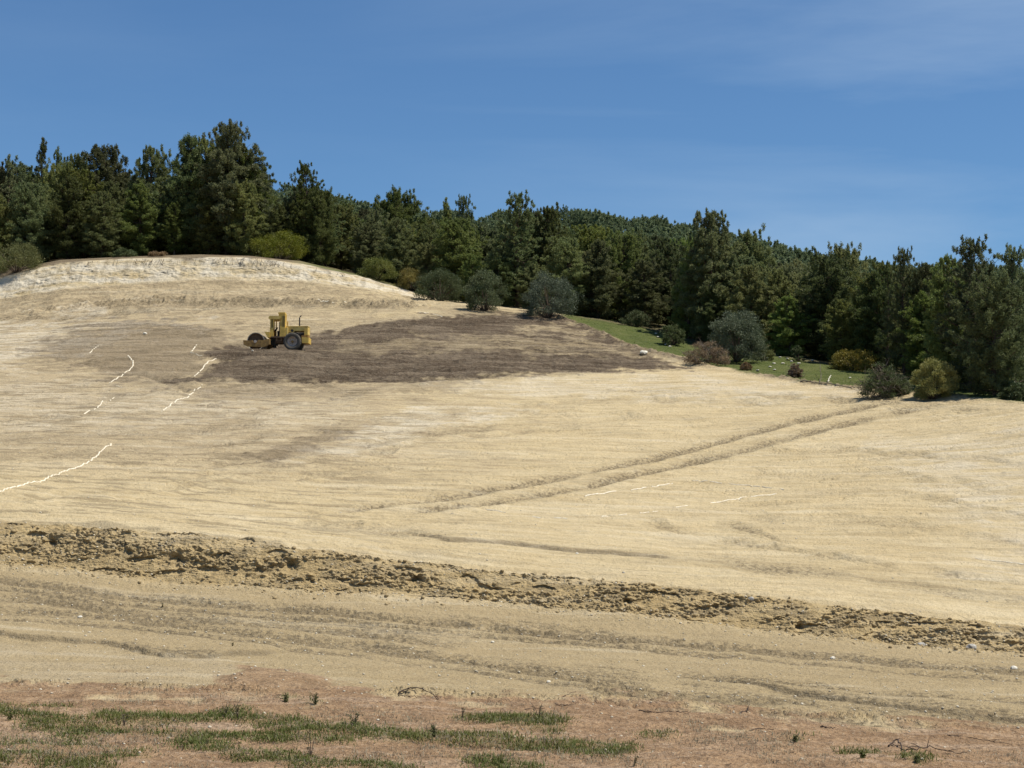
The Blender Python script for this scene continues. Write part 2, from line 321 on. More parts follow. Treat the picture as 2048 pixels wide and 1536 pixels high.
# road in front of the bank: wheel ruts and windrows of crumbs
for i, (a, hw, tn, cd) in enumerate([([(-50, 1155), (200, 1190), (450, 1212), (700, 1228), (1000, 1262), (1300, 1285), (1700, 1320), (2100, 1350)], 8, .62, .32), ([(-50, 1192), (150, 1210), (300, 1235), (600, 1258), (900, 1290)], 9, .62, .30),
        ([(0, 1225), (250, 1240), (500, 1272), (750, 1300), (1000, 1335), (1200, 1365), (1320, 1388)], 8, .6, .3), ([(600, 1225), (900, 1252), (1200, 1285), (1500, 1292)], 6, .4, .22),
        ([(1350, 1350), (1500, 1366), (1750, 1390), (2100, 1412)], 8, .45, .26), ([(900, 1318), (1100, 1340), (1300, 1360)], 7, .4, .2),
        ([(1180, 1382), (1400, 1396), (1600, 1402), (1750, 1425), (2048, 1440)], 12, .5, .3), ([(750, 1232), (1000, 1248), (1250, 1270)], 5, .3, .16)]):
    rut(a, hw * .70, .05, tn * 1.6, 3, .5, 50, 280 + i * 4, cd * 1.2)
    rut([(u_, v_ + hw * 2.2) for u_, v_ in a], hw * .32, .035, tn * 1.3, 2, .5, 50, 281 + i * 4, cd * .6)
    if i % 2: rut([(u_, v_ - hw * 1.7) for u_, v_ in a], hw * .25, .035, tn * 1.4, 2, .5, 50, 282 + i * 4, cd * .4)
scarp([(1455, 1364), (1550, 1382), (1700, 1402), (1850, 1422), (2100, 1446)], .11, .95, 2.5, 30, 330, 1.3)
scarp([(-50, 1268), (60, 1280), (200, 1286), (270, 1300), (330, 1312), (420, 1314), (560, 1305)], .13, .8, 4, 30, 333, 2.2)
rut([(240, 1290), (320, 1308), (430, 1312)], 5, .05, .95, 3, .4, 15, 337, .2)
wind = np.exp(-((Y - KY[3][None] - .3 * wob) / .5) ** 2); Z += wind * (.12 * debm * np.clip(.5 + 1.2 * wob, 0, 1)); tint = np.maximum(tint, .4 * wind * debm)
# mound of red soil by the road and pale heap left of it
Z += .10 * inpoly([(465, 1352), (510, 1342), (600, 1348), (650, 1362), (600, 1378), (480, 1374)], 10, 6)
Z += fore_grass * .03
tint = np.maximum(tint, embw * (.04 + .42 * sstep(.1, .35, fbm(X * .9, (Y + Z) * 1.5, 3, 347))))
tint = np.maximum(tint, cw * .35 * sstep(.12, .42, fbm(X * 1.0, (Y + Z) * .22, 4, 341, .6)) )
tint = np.maximum(tint, fw * .42 * sstep(-.25, .35, fbm(X * .3, Y * .5, 4, 343, .6)))
tint = np.maximum(tint, field * (.62 * smr - .12) * sstep(.10, .42, fbm(X * .22, Y * .9, 4, 345, .6)))
tint = np.maximum(tint, .22 * road)
greyl = field * (1 - sstep(500, 1150, U + 300 * wob)) * sstep(70, 90, Y) * .75      # the left half is greyer soil

v3 = np.stack([X, Y2, Z], -1).reshape(-1, 3)
# X follows its column when the bank bulges, so nothing folds
idx = np.arange(NR * NC).reshape(NR, NC)
quads = np.stack([idx[:-1, :-1], idx[:-1, 1:], idx[1:, 1:], idx[1:, :-1]], -1).reshape(-1, 4)
gm = npmesh('ground', v3, quads)
def attr(name, *ch):
    a = gm.attributes.new(name, 'FLOAT_COLOR', 'POINT'); c = np.ones((NR * NC, 4), f32)
    for i, q in enumerate(ch): c[:, i] = np.clip(q, 0, 1).reshape(-1)
    a.data.foreach_set('color', c.ravel())
attr('soil', dark, red, chalk)
attr('cover', green, tint, greyl)
attr('zone', np.clip(forest, 0, 1), road, embw)

# ------------------------------------------------------------------ materials
def newmat(name):
    m_ = bpy.data.materials.new(name); m_.use_nodes = True; nt = m_.node_tree; nt.nodes.clear()
    o = nt.nodes.new('ShaderNodeOutputMaterial'); b = nt.nodes.new('ShaderNodeBsdfPrincipled')
    nt.links.new(b.outputs[0], o.inputs[0]); b.inputs['Roughness'].default_value = .9
    b.inputs['Specular IOR Level'].default_value = .2
    return m_, nt, b
class NT:
    def __init__(s, nt): s.nt = nt
    def n(s, t, **k):
        x = s.nt.nodes.new(t)
        for a, b in k.items(): setattr(x, a, b)
        return x
    def l(s, a, b): s.nt.links.new(a, b)
    def noise(s, vec, scale, det=4, rough=.55, dist=0):
        x = s.n('ShaderNodeTexNoise'); x.inputs['Scale'].default_value = scale; x.inputs['Detail'].default_value = det
        x.inputs['Roughness'].default_value = rough; x.inputs['Distortion'].default_value = dist
        s.l(vec, x.inputs['Vector']); return x.outputs['Fac']
    def map(s, vec, sc, rot=(0, 0, 0)):
        x = s.n('ShaderNodeMapping'); x.inputs['Scale'].default_value = sc; x.inputs['Rotation'].default_value = rot; s.l(vec, x.inputs[0]); return x.outputs[0]
    def rng(s, v, a, b, c=0, d=1):
        x = s.n('ShaderNodeMapRange'); s.l(v, x.inputs[0])
        for i, q in enumerate((a, b, c, d)): x.inputs[i + 1].default_value = q
        return x.outputs[0]
    def m(s, op, a, b=None):
        x = s.n('ShaderNodeMath', operation=op)
        for i, q in enumerate((a, b)):
            if q is None: continue
            if isinstance(q, (int, float)): x.inputs[i].default_value = q
            else: s.l(q, x.inputs[i])
        return x.outputs[0]
    def mix(s, f, a, b, mode='MIX'):
        x = s.n('ShaderNodeMixRGB', blend_type=mode)
        for i, q in enumerate((f, a, b)):
            if isinstance(q, (int, float)): x.inputs[i].default_value = q
            elif isinstance(q, tuple): x.inputs[i].default_value = (*q, 1)
            else: s.l(q, x.inputs[i])
        return x.outputs[0]
    def bump(s, hgt, st, dist, b):
        x = s.n('ShaderNodeBump'); x.inputs['Strength'].default_value = st; x.inputs['Distance'].default_value = dist
        s.l(hgt, x.inputs['Height']); s.l(x.outputs[0], b.inputs['Normal'])

gmat, nt, b = newmat('bare_soil'); q = NT(nt)
obj_c = q.n('ShaderNodeTexCoord').outputs['Object']
def at3(name):
    a = q.n('ShaderNodeAttribute', attribute_name=name); sp = q.n('ShaderNodeSeparateColor'); q.l(a.outputs['Color'], sp.inputs[0]); return sp.outputs
soil, cover, zone = at3('soil'), at3('cover'), at3('zone')
big = q.noise(q.map(obj_c, (.10, .22, .2)), 1, 5, .6)
strk = q.noise(q.map(obj_c, (.25, 1.9, 1), (0, 0, math.radians(4))), 1, 6, .65, .3)
med = q.noise(obj_c, 1.4, 5, .65); fine = q.noise(obj_c, 9, 4, .7); peb = q.noise(obj_c, 26, 2, .6)
c = q.mix(q.rng(big, .3, .7), (.52, .405, .225), (.59, .470, .275))
c = q.mix(q.m('MULTIPLY', q.rng(strk, .42, .70), .4), c, (.66, .575, .40))
c = q.mix(q.m('MULTIPLY', q.rng(strk, .52, .32), .25), c, (.36, .28, .165))
c = q.mix(q.m('MULTIPLY', cover[2], q.rng(med, .3, .65, .7, 1.0)), c, (.40, .315, .20))
c = q.mix(q.m('MULTIPLY', soil[2], q.rng(med, .25, .55, .6, 1.2)), c, (.66, .59, .46))
c = q.mix(q.m('MULTIPLY', zone[1], .65), c, (.385, .290, .158))
c = q.mix(q.m('MULTIPLY', zone[2], .85), c, q.mix(q.rng(med, .3, .7), (.35, .25, .115), (.50, .375, .19)))
c = q.mix(q.m('MULTIPLY', cover[1], q.rng(fine, .3, .6, .7, 1.15)), c, (.185, .145, .088))
l1 = q.noise(q.map(obj_c, (.055, .42, 1), (0, 0, math.radians(5))), 1, 7, .72, .6); l2 = q.noise(q.map(obj_c, (.13, .95, 1), (0, 0, math.radians(-4))), 1, 6, .7, .5)
gate = q.noise(q.map(obj_c, (.09, .2, 1)), 1, 3, .5)
ln1 = q.m('MULTIPLY', q.rng(q.m('ABSOLUTE', q.m('SUBTRACT', l1, .47)), 0, .022, 1, 0), q.rng(gate, .38, .54)); ln2 = q.m('MULTIPLY', q.rng(q.m('ABSOLUTE', q.m('SUBTRACT', l2, .53)), 0, .020, 1, 0), q.rng(gate, .55, .42))
lns = q.m('MULTIPLY', q.m('MAXIMUM', ln1, ln2), q.rng(fine, .3, .6, .35, 1))
c = q.mix(q.m('MULTIPLY', q.rng(l1, .54, .68), .35), c, (.70, .62, .46))
c = q.mix(q.m('MULTIPLY', q.rng(l2, .42, .28), q.rng(cover[2], 0, .5, .12, .6)), c, (.30, .23, .14))
c = q.mix(q.m('MULTIPLY', lns, q.rng(cover[2], 0, .5, .30, .85)), c, (.17, .13, .08))
rd = q.mix(q.rng(med, .35, .65), (.225, .138, .078), (.37, .240, .138))
rd = q.mix(q.m('MULTIPLY', q.rng(strk, .50, .62), .5), rd, (.42, .31, .22))
rd = q.mix(q.m('MULTIPLY', q.rng(fine, .52, .40), .6), rd, (.13, .082, .052))
c = q.mix(soil[1], c, rd)
dk = q.mix(q.rng(med, .3, .7), (.066, .046, .030), (.118, .086, .058))
dk = q.mix(q.m('MULTIPLY', cover[1], .85), dk, (.036, .025, .017)); dk = q.mix(q.m('MULTIPLY', q.rng(strk, .50, .66), .45), dk, (.27, .215, .15)); dk = q.mix(q.m('MULTIPLY', q.rng(l2, .47, .60), .50), dk, (.24, .19, .135)); dk = q.mix(q.m('MULTIPLY', lns, .7), dk, (.035, .025, .018))
c = q.mix(soil[0], c, dk)
gc = q.mix(q.rng(q.noise(obj_c, .5, 5, .6), .35, .65), (.060, .085, .018), (.105, .120, .034))
gc = q.mix(q.rng(fine, .5, .7, 0, .5), gc, (.05, .07, .02))
c = q.mix(cover[0], c, gc)
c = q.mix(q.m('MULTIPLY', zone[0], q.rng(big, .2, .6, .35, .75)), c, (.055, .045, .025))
# small dark and pale crumbs everywhere
c = q.mix(q.m('MULTIPLY', q.rng(fine, .60, .72), .45), c, (.60, .54, .42))
c = q.mix(q.m('MULTIPLY', q.rng(fine, .42, .30), .55), c, q.mix(.62, c, (.08, .06, .04)))
sp = q.noise(obj_c, 17, 3, .75); nearm = q.m('MAXIMUM', zone[1], soil[1])
c = q.mix(q.m('MULTIPLY', q.rng(sp, .60, .70), .55), c, q.mix(.6, c, (.72, .66, .52)))
c = q.mix(q.m('MULTIPLY', q.rng(sp, .39, .31), .60), c, q.mix(.65, c, (.06, .045, .03)))
c = q.mix(q.rng(peb, .3, .7, .0, .35), c, q.mix(.5, c, (.1, .08, .05)))
q.l(c, b.inputs['Base Color'])
hgt = q.m('ADD', q.m('MULTIPLY', fine, .5), q.m('ADD', q.m('MULTIPLY', med, 1.2), q.m('MULTIPLY', strk, .9)))
hgt = q.m('ADD', hgt, q.m('MULTIPLY', peb, .18))
q.bump(hgt, .9, .2, b); b.inputs['Roughness'].default_value = 1
b.inputs['Specular IOR Level'].default_value = .08
ground = link('ground', gm, gmat, smooth=True); tag(ground, kind='structure')
# wide land all round, below the hill
bm = bmesh.new(); bmesh.ops.create_grid(bm, x_segments=8, y_segments=8, size=6000)
pm = bpy.data.meshes.new('land'); bm.to_mesh(pm); bm.free(); lm, nt_, b_ = newmat('land_soil'); qq = NT(nt_)
oc = qq.n('ShaderNodeTexCoord').outputs['Object']
qq.l(qq.mix(qq.rng(qq.noise(oc, .02, 6, .6), .4, .6), (.30, .24, .15), (.10, .11, .04)), b_.inputs['Base Color'])
land = link('land', pm, lm); land.location = (0, 0, -45); tag(land, kind='structure')

# ---- reading the surface back
YS, ZS = Y2, Z
def zat(x, y):
    s = x / y; j = np.searchsorted(s_cols, s); j = int(np.clip(j, 1, NC - 1)); w = (s - s_cols[j - 1]) / (s_cols[j] - s_cols[j - 1])
    a = np.interp(y, YS[:, j - 1], ZS[:, j - 1]); b2 = np.interp(y, YS[:, j], ZS[:, j]); return float(a + (b2 - a) * w)
SV = V
def at(u, v, y0=20, y1=400):
    """ground point seen at photo pixel (u, v): first crossing from near"""
    s = float(ray(u, v)[0]); j = int(np.clip(np.searchsorted(s_cols, s), 1, NC - 1))
    x_, y_, z_ = X[:, j], YS[:, j], ZS[:, j]
    vv = project(y_ * s, y_, z_)[1]; ok = np.where((vv <= v) & (y_ > y0))[0]
    k = ok[0] if len(ok) else np.argmin(abs(vv - v))
    k = max(k, 1); a = vv[k - 1]; w = 0 if a == vv[k] else np.clip((a - v) / (a - vv[k]), 0, 1)
    yy = float(y_[k - 1] + (y_[k] - y_[k - 1]) * w); return Vector((s * yy, yy, zat(s * yy, yy)))
def uy(u, y, vguess=650):
    s = float(ray(u, vguess)[0]); return Vector((s * y, y, zat(s * y, y)))

# ------------------------------------------------------------------ plain materials
def simple(name, col, col2=None, scale=3, rough=.8, metal=0., bump=.2, bd=.02, spec=.3):
    m_, nt_, b_ = newmat(name); k = NT(nt_); oc_ = k.n('ShaderNodeTexCoord').outputs['Object']
    n1 = k.noise(oc_, scale, 6, .65)
    k.l(k.mix(k.rng(n1, .38, .62), col, col2 or tuple(x * .7 for x in col)), b_.inputs['Base Color'])
    b_.inputs['Roughness'].default_value = rough; b_.inputs['Metallic'].default_value = metal; b_.inputs['Specular IOR Level'].default_value = spec
    if bump: k.bump(n1, bump, bd, b_)
    return m_
def leafmat(name, ca, cb, cc, trans=.25, vary=.42):
    m_, nt_, b_ = newmat(name); k = NT(nt_); oi = k.n('ShaderNodeObjectInfo').outputs['Random']
    oc_ = k.n('ShaderNodeTexCoord').outputs['Object']
    n1 = k.noise(oc_, .55, 3, .6); n2 = k.noise(oc_, 3.5 if 'grass' not in name else 14, 2, .5)
    c_ = k.mix(k.rng(n1, .35, .65), ca, cb); c_ = k.mix(k.rng(n2, .5, .75, 0, .7), c_, cc)
    hs = k.n('ShaderNodeHueSaturation'); k.l(c_, hs.inputs['Color'])
    k.l(k.rng(oi, 0, 1, 1 - vary, 1 + vary), hs.inputs['Value']); k.l(k.rng(k.m('FRACT', k.m('MULTIPLY', oi, 7.3)), 0, 1, .5 - .07 * vary, .5 + .04 * vary), hs.inputs['Hue'])
    k.l(k.rng(k.m('FRACT', k.m('MULTIPLY', oi, 13.7)), 0, 1, .75, 1.1), hs.inputs['Saturation'])
    k.l(hs.outputs[0], b_.inputs['Base Color']); b_.inputs['Roughness'].default_value = .6; b_.inputs['Specular IOR Level'].default_value = .25
    tr = k.n('ShaderNodeBsdfTranslucent'); k.l(hs.outputs[0], tr.inputs['Color']); ms = k.n('ShaderNodeMixShader'); ms.inputs[0].default_value = trans
    k.l(b_.outputs[0], ms.inputs[1]); k.l(tr.outputs[0], ms.inputs[2]); o_ = [x for x in nt_.nodes if x.type == 'OUTPUT_MATERIAL'][0]; k.l(ms.outputs[0], o_.inputs[0])
    return m_
M_pine = leafmat('pine_needles', (.122, .155, .046), (.152, .178, .052), (.23, .24, .085), trans=.45)
M_far = leafmat('far_needles', (.108, .148, .066), (.132, .168, .074), (.19, .215, .11), trans=.4)
M_yel = leafmat('yellow_green_leaves', (.12, .145, .02), (.17, .18, .03), (.24, .23, .05), vary=.1)
M_oliv = leafmat('grey_green_leaves', (.085, .110, .062), (.12, .14, .085), (.17, .19, .12), vary=.12)
M_gold = leafmat('golden_leaves', (.16, .14, .03), (.24, .20, .04), (.30, .22, .06), vary=.05)
M_dry = leafmat('dry_brown_leaves', (.20, .13, .06), (.28, .19, .10), (.36, .27, .17), vary=.05)
M_scrub = leafmat('scrub_leaves', (.07, .095, .035), (.10, .12, .05), (.14, .15, .07), vary=.2)
M_bark = simple('pine_bark', (.12, .085, .06), (.055, .04, .03), 3, .9)
M_deadwood = simple('dead_wood', (.16, .13, .10), (.07, .055, .045), 8, .9)
M_root = simple('dark_root', (.075, .05, .038), (.04, .028, .02), 14, .9)
M_rock = simple('pale_rock', (.72, .68, .58), (.50, .46, .37), 6, .9, bump=.5)
M_grey = simple('grey_rock', (.42, .40, .36), (.24, .22, .19), 6, .9, bump=.5)
M_lime = simple('lime_powder', (.74, .69, .56), (.54, .45, .31), 9, 1)

# ------------------------------------------------------------------ plants
def tube(P, R, ns=6):
    P = np.array(P, float); V_, F_ = [], []
    for i, p in enumerate(P):
        d = P[min(i + 1, len(P) - 1)] - P[max(i - 1, 0)]; d /= np.linalg.norm(d) + 1e-9
        a = np.cross(d, [0.3, .1, 1] if abs(d[2]) < .9 else [1, 0, 0]); a /= np.linalg.norm(a); b2 = np.cross(d, a)
        for k in range(ns):
            t = 2 * math.pi * k / ns; V_.append(p + R[i] * (a * math.cos(t) + b2 * math.sin(t)))
    for i in range(len(P) - 1):
        for k in range(ns):
            F_.append((i * ns + k, i * ns + (k + 1) % ns, (i + 1) * ns + (k + 1) % ns, (i + 1) * ns + k))
    return np.array(V_), np.array(F_, int)
def joinm(parts):
    V_, F_, o = [], [], 0
    for v, f in parts: V_.append(v); F_.append(f + o); o += len(v)
    return np.concatenate(V_), np.concatenate(F_)
def tufts(C, R, n, size, rng, out=.7, w=.34):
    """n needle tufts round each clump centre C (k,3) with half-axes R (k,3)"""
    k = len(C); C = np.repeat(C, n, 0); R = np.repeat(R, n, 0); N = k * n
    d = rng.normal(size=(N, 3)); d /= np.linalg.norm(d, axis=1)[:, None]
    r = rng.uniform(.02, 1, (N, 1)) ** .62 * 1.12
    p = C + d * R * r
    ax = d * out + rng.normal(size=(N, 3)) * .55 + [0, 0, .25]; ax /= np.linalg.norm(ax, axis=1)[:, None]
    sd_ = np.cross(ax, rng.normal(size=(N, 3))); sd_ /= np.linalg.norm(sd_, axis=1)[:, None] + 1e-9
    sz = size * rng.uniform(.6, 1.35, (N, 1))
    a = p - sd_ * sz * w - ax * sz * .4; b2 = p + sd_ * sz * w - ax * sz * .3; c_ = p + ax * sz * .9
    v = np.stack([a, b2, c_], 1).reshape(-1, 3); return v, np.arange(N * 3).reshape(-1, 3)
def pine(seed, hgt=12., rad=3.5, low=.02, leader=0., open_=0., nb=125, leaf=.15, nt_=85, shape=.5, lean=0.):
    """returns trunk (v,f quads) and crown (v,f tris), base at origin"""
    rg = np.random.default_rng(seed); zs = np.linspace(0, hgt * (.97), 9)
    cx = np.cumsum(rg.normal(0, .10, 9)) * np.linspace(0, 1, 9); cy = np.cumsum(rg.normal(0, .10, 9)) * np.linspace(0, 1, 9)
    cx += lean * (zs / hgt) ** 2
    wood = [tube(np.stack([cx, cy, zs - (zs == 0) * .5], 1), np.interp(zs, [0, hgt], [.24, .025]), 8)]
    Cc, Rr = [], []; ph = rg.uniform(0, 6.28)
    lob = rg.uniform(.62, 1.18, 7)
    for i in range(nb):
        t = low + (1 - low) * ((i + rg.uniform(0, 1)) / nb) ** .92
        ang = i * 2.4 + rg.normal(0, .5)
        env = min(1, (1 - t) ** shape * 1.25 + .05) * min(1, .55 + (t - low) * 3)
        env *= lob[int((ang % 6.283) / 6.284 * 7)] * rg.uniform(.55, 1.12) * (1 - open_ * .2 * rg.uniform())
        Lb = max(.35, rad * env); rise = rg.uniform(.05, .45) + .55 * t
        z0 = t * hgt; bx, by = np.interp(z0, zs, cx), np.interp(z0, zs, cy)
        dx, dy = math.cos(ang), math.sin(ang); n = 5; tt = np.linspace(0, 1, n)
        droop = rg.uniform(-.1, .25) * (1 - t)
        P = np.stack([bx + dx * Lb * tt, by + dy * Lb * tt, z0 + Lb * (rise * tt ** 1.5 - droop * tt)], 1); P[:, :2] += rg.normal(0, .06, (n, 2)) * tt[:, None]
        wood.append(tube(P, np.linspace(.035 + .02 * Lb * (1 - t), .01, n), 4))
        nc = max(2, int(Lb * (2.9 - .7 * open_))); 
        for k in range(nc):
            e = 1 - (k / max(nc, 1)) * .72 + rg.uniform(-.05, .08)
            p = np.array([np.interp(e, tt, P[:, j]) for j in range(3)]) + rg.normal(0, .16 + .05 * Lb, 3) * [1, 1, .6]
            sz = rg.uniform(.32, .68) * (1.25 - .45 * e) * (1 - .42 * open_) * (.62 + .5 * (1 - t)); up = float(sstep(.55, .9, t)); Cc.append(p); Rr.append([sz * (1 - .38 * up), sz * (1 - .38 * up), sz * (rg.uniform(.55, .85) + .75 * up)])
    if leader:
        for k in range(int(leader * 5)):
            z0 = hgt * .97 + leader * (k / (leader * 5)); p = np.array([cx[-1] + rg.normal(0, .13), cy[-1] + rg.normal(0, .13), z0]); Cc.append(p); s_ = .30 * (1 - .5 * k / (leader * 5)); Rr.append([s_, s_, s_ * 1.3])
        wood.append(tube([[cx[-1], cy[-1], hgt * .95], [cx[-1], cy[-1], hgt * .97 + leader]], [.03, .01], 4))
    Cc.append(np.array([cx[-1], cy[-1], hgt * .98])); Rr.append([.28, .28, .45])
    cr = tufts(np.array(Cc), np.array(Rr), nt_, leaf, rg)
    return joinm(wood), cr
def shrub(seed, w, hgt, leaf=.09, ncl=70, n=110, flat_=.75, lowcut=.0, sparse=0.):
    rg = np.random.default_rng(seed); Cc, Rr, wood = [], [], []
    for i in range(ncl):
        t_ = rg.uniform(.0, 1); a_ = rg.uniform(0, 6.283); pr = math.sqrt(max(0, 1 - ((t_ - .36) / .64) ** 2)) if t_ > .36 else .90 + .10 * t_ / .36
        r = rg.uniform(.5, 1) ** .5 if t_ < .8 else 1; d = np.array([math.cos(a_) * pr, math.sin(a_) * pr, t_])
        bumpy = 1 + .16 * math.sin(3 * math.atan2(d[1], d[0]) + seed + 3 * d[2]) + .13 * math.sin(7 * d[2] + seed * 2 + 2 * math.atan2(d[1], d[0])) + rg.uniform(-.08, .10)
        p = np.array([d[0] * w * .44 * r * bumpy, d[1] * w * .44 * r * bumpy, hgt * (.07 + .84 * t_ * (.70 + .30 * bumpy))])
        s_ = rg.uniform(.10, .19) * w * .75; Cc.append(p); Rr.append([s_, s_, s_ * flat_])
        if i % 3 == 0: wood.append(tube([[0, 0, -.1], p * [.4, .4, .5], p * [.85, .85, .9]], [.05, .03, .01], 4))
    return joinm(wood), tufts(np.array(Cc), np.array(Rr), n, leaf, rg)
def mkplant(name, geo, mleaf, mbark, parts=('trunk', 'crown')):
    root = empty(name, (0, 0, 0)); (wv, wf), (cv, cf) = geo
    link(parts[0], npmesh(parts[0], wv, wf), mbark, root, True); link(parts[1], npmesh(parts[1], cv, cf), mleaf, root)
    return root
used = set()
def place(proto, loc, rz=0, sc=(1, 1, 1), label=None, cat=None, group=None):
    if proto.name not in used: used.add(proto.name); r = proto
    else:
        r = proto.copy(); COL.objects.link(r)
        for ch in proto.children:
            c_ = ch.copy(); COL.objects.link(c_); c_.parent = r
    r.location = loc; r.rotation_euler = (0, 0, rz); r.scale = sc
    tag(r, label, cat, group); return r
PV = []
spec = [dict(), dict(rad=3.7, shape=.42), dict(rad=3.2, leader=.7), dict(rad=3.5, low=.10, open_=.5, shape=.45), dict(rad=3.3, shape=.65, leader=.4), dict(rad=4.0, shape=.38), dict(rad=3.5, lean=.8, shape=.45), dict(rad=3.3, shape=.5, open_=.3)]
for i, k in enumerate(spec):
    PV.append((mkplant('pine_tree', pine(100 + i, **k), M_pine, M_bark), 12. + k.get('leader', 0)))
PBIG = (mkplant('pine_tree', pine(201, 13, 3.9, .02, 0, .3, nb=170, shape=.42, leaf=.15), M_pine, M_bark), 13.)
POPEN = (mkplant('pine_tree', pine(202, 12, 2.9, .04, .3, .7, nb=140, shape=.42, leaf=.14, nt_=60), M_pine, M_bark), 12.3)
PTHIN = (mkplant('pine_tree', pine(203, 12, 2.0, .1, 1.4, .7, nb=80, shape=.8, leaf=.13, nt_=60), M_pine, M_bark), 13.2)
def ztop(u, y, vtop, z0):
    return y * float(ray(u, vtop)[1]) - z0
GP = 'pines of the hillside forest'
# pines one can single out: u, top row, distance, variety, width scale, label
HERO = [
 (455, 258, 196, PBIG, 1.0, 'tallest broad pine with spreading crown above the chalk cut'),
 (375, 270, 198, PV[4], 1.0, 'tall narrow-topped pine just left of the tallest broad pine'),
 (88, 268, 205, PTHIN, .9, 'spindly pine with bare top shoot, leftmost of two spikes'),
 (113, 286, 206, PTHIN, .8, 'spindly pine spike right beside the taller bare spike'),
 (14, 303, 203, PTHIN, .9, 'thin pine top poking up at the far left end of the forest'),
 (158, 303, 204, PV[2], .9, 'pine with thin pointed shoot right of the two spindly spikes'),
 (211, 297, 205, PV[1], 1.0, 'full rounded pine at the middle of the left forest skyline'),
 (303, 300, 203, PV[7], .9, 'ragged pine midway along the left skyline before the tall pines'),
 (410, 284, 199, PV[7], .95, 'pine wedged between the two tallest pines on the left'),
 (485, 300, 197, PV[3], 1.0, 'pine leaning out on the right flank of the tallest broad pine'),
 (614, 328, 197, POPEN, 1.0, 'lone tall dark pine standing out right of the tallest group'),
 (640, 385, 195, PV[5], .9, 'full low pine at the foot of the lone tall dark pine'),
 (800, 390, 215, PV[5], 1.0, 'broad rounded pine on the skyline between lone pine and twin spires'),
 (890, 390, 205, PTHIN, 1.0, 'left one of the twin open-topped pine spires mid skyline'),
 (925, 393, 204, POPEN, .8, 'right one of the twin open-topped pine spires mid skyline'),
 (1035, 388, 181, POPEN, 1.1, 'big open-topped pine towering directly above the two grey bushes'),
 (1090, 420, 184, PV[3], 1.0, 'pine filling the right shoulder of the big open-topped pine'),
 (1425, 433, 163, PBIG, .95, 'big dark pine standing over the meadow beside the grey round bush'),
 (1490, 470, 166, PV[0], 1.0, 'pine at the right flank of the big dark meadow pine'),
 (1375, 480, 166, PV[6], .9, 'pine at the left flank of the big dark meadow pine'),
 (1634, 489, 175, PTHIN, .8, 'thin pine spike above the right slope of the ridge'),
 (1690, 503, 172, PV[5], .9, 'dark rounded pine on the skyline right of the thin spike'),
 (1805, 498, 134, POPEN, .7, 'open-topped pine left of the airy crowned pines at right'),
 (1772, 515, 136, PTHIN, .8, 'slim feathery pine just left of the open-topped right pine'),
 (1852, 522, 133, PV[2], .8, 'short pointed pine before the large airy pine'),
 (1938, 478, 116, POPEN, 1.05, 'large airy pine with see-through crown near the right edge'),
 (1895, 520, 119, PV[7], .8, 'pine tucked under the left side of the large airy pine'),
 (2022, 493, 114, POPEN, .9, 'airy pine with see-through crown at the right edge'),
 (1985, 560, 110, PV[5], .95, 'low dense pine in front between the two airy pines'),
]
rg = np.random.default_rng(5)
placed = []
for u, vt, y, pv, ws, lab in HERO:
    p = uy(u, y, vt + 150); h_ = ztop(u, y, vt, p.z); p.x = y * float(ray(u, vt + 60)[0])
    k = h_ / pv[1]; o = place(pv[0], p - Vector((0, 0, .15)), rg.uniform(0, 6.28), (k * ws * .97, k * ws * .97, k), lab, 'pine tree', GP)
    placed.append((p.x, p.y, 1.9))
SKY = np.array([(-400, 330), (0, 338), (60, 328), (150, 330), (210, 312), (300, 322), (330, 332), (355, 310), (400, 292), (500, 318), (512, 372), (560, 388), (575, 372), (640, 385), (700, 402), (760, 415), (800, 402), (850, 428), (900, 422), (960, 442), (1000, 425), (1080, 425), (1160, 416), (1200, 432), (1300, 437), (1400, 457), (1500, 478), (1600, 505), (1700, 525), (1740, 522), (1800, 535), (1860, 535), (1900, 530), (2048, 530), (2500, 540)], float)
EDGE = np.array([(-400, 193), (0, 193), (60, 193), (800, 193), (850, 190), (930, 182), (1060, 176), (1130, 174), (1280, 171), (1400, 163), (1550, 153), (1700, 141), (1850, 128), (1960, 118), (2048, 113), (2400, 106)], float)
fills = []
rows_n = ['front', 'second', 'third', 'fourth', 'fifth', 'sixth', 'seventh', 'eighth', 'ninth']
for r, off in enumerate([1.5, 6, 11, 17, 24, 32, 41, 52]):
    u = -70 + rg.uniform(0, 30)
    while u < 2120:
        ye = np.interp(u, EDGE[:, 0], EDGE[:, 1]); y = ye + off + rg.uniform(-1.6, 1.6)
        step = (4.0 + .35 * r) * rg.uniform(.8, 1.25) * F / y
        uu = u + rg.uniform(-8, 8); u += step
        if any((y * float(ray(uu, 600)[0]) - a) ** 2 + (y - b2) ** 2 < c_ * c_ for a, b2, c_ in placed): continue
        p = uy(uu, y); sk = np.interp(uu, SKY[:, 0], SKY[:, 1]) + rg.uniform(2, 30)
        hm = ztop(uu, y, sk, p.z); hh = (rg.uniform(8.5, 13.) if r else rg.uniform(6.0, 11)) if uu < 640 else (rg.uniform(7.0, 10.5) if r else rg.uniform(5.0, 9))
        if 1120 < uu < 1400 and r == 0: hh = rg.uniform(7, 10)
        hh = min(hh, hm)
        if hh < 4.5: continue
        if off > 30:                  # skip the ones fully hidden
            if rg.uniform() < .1: continue
        fills.append((uu, y, p, hh, r)); placed.append((p.x, p.y, 1.8))
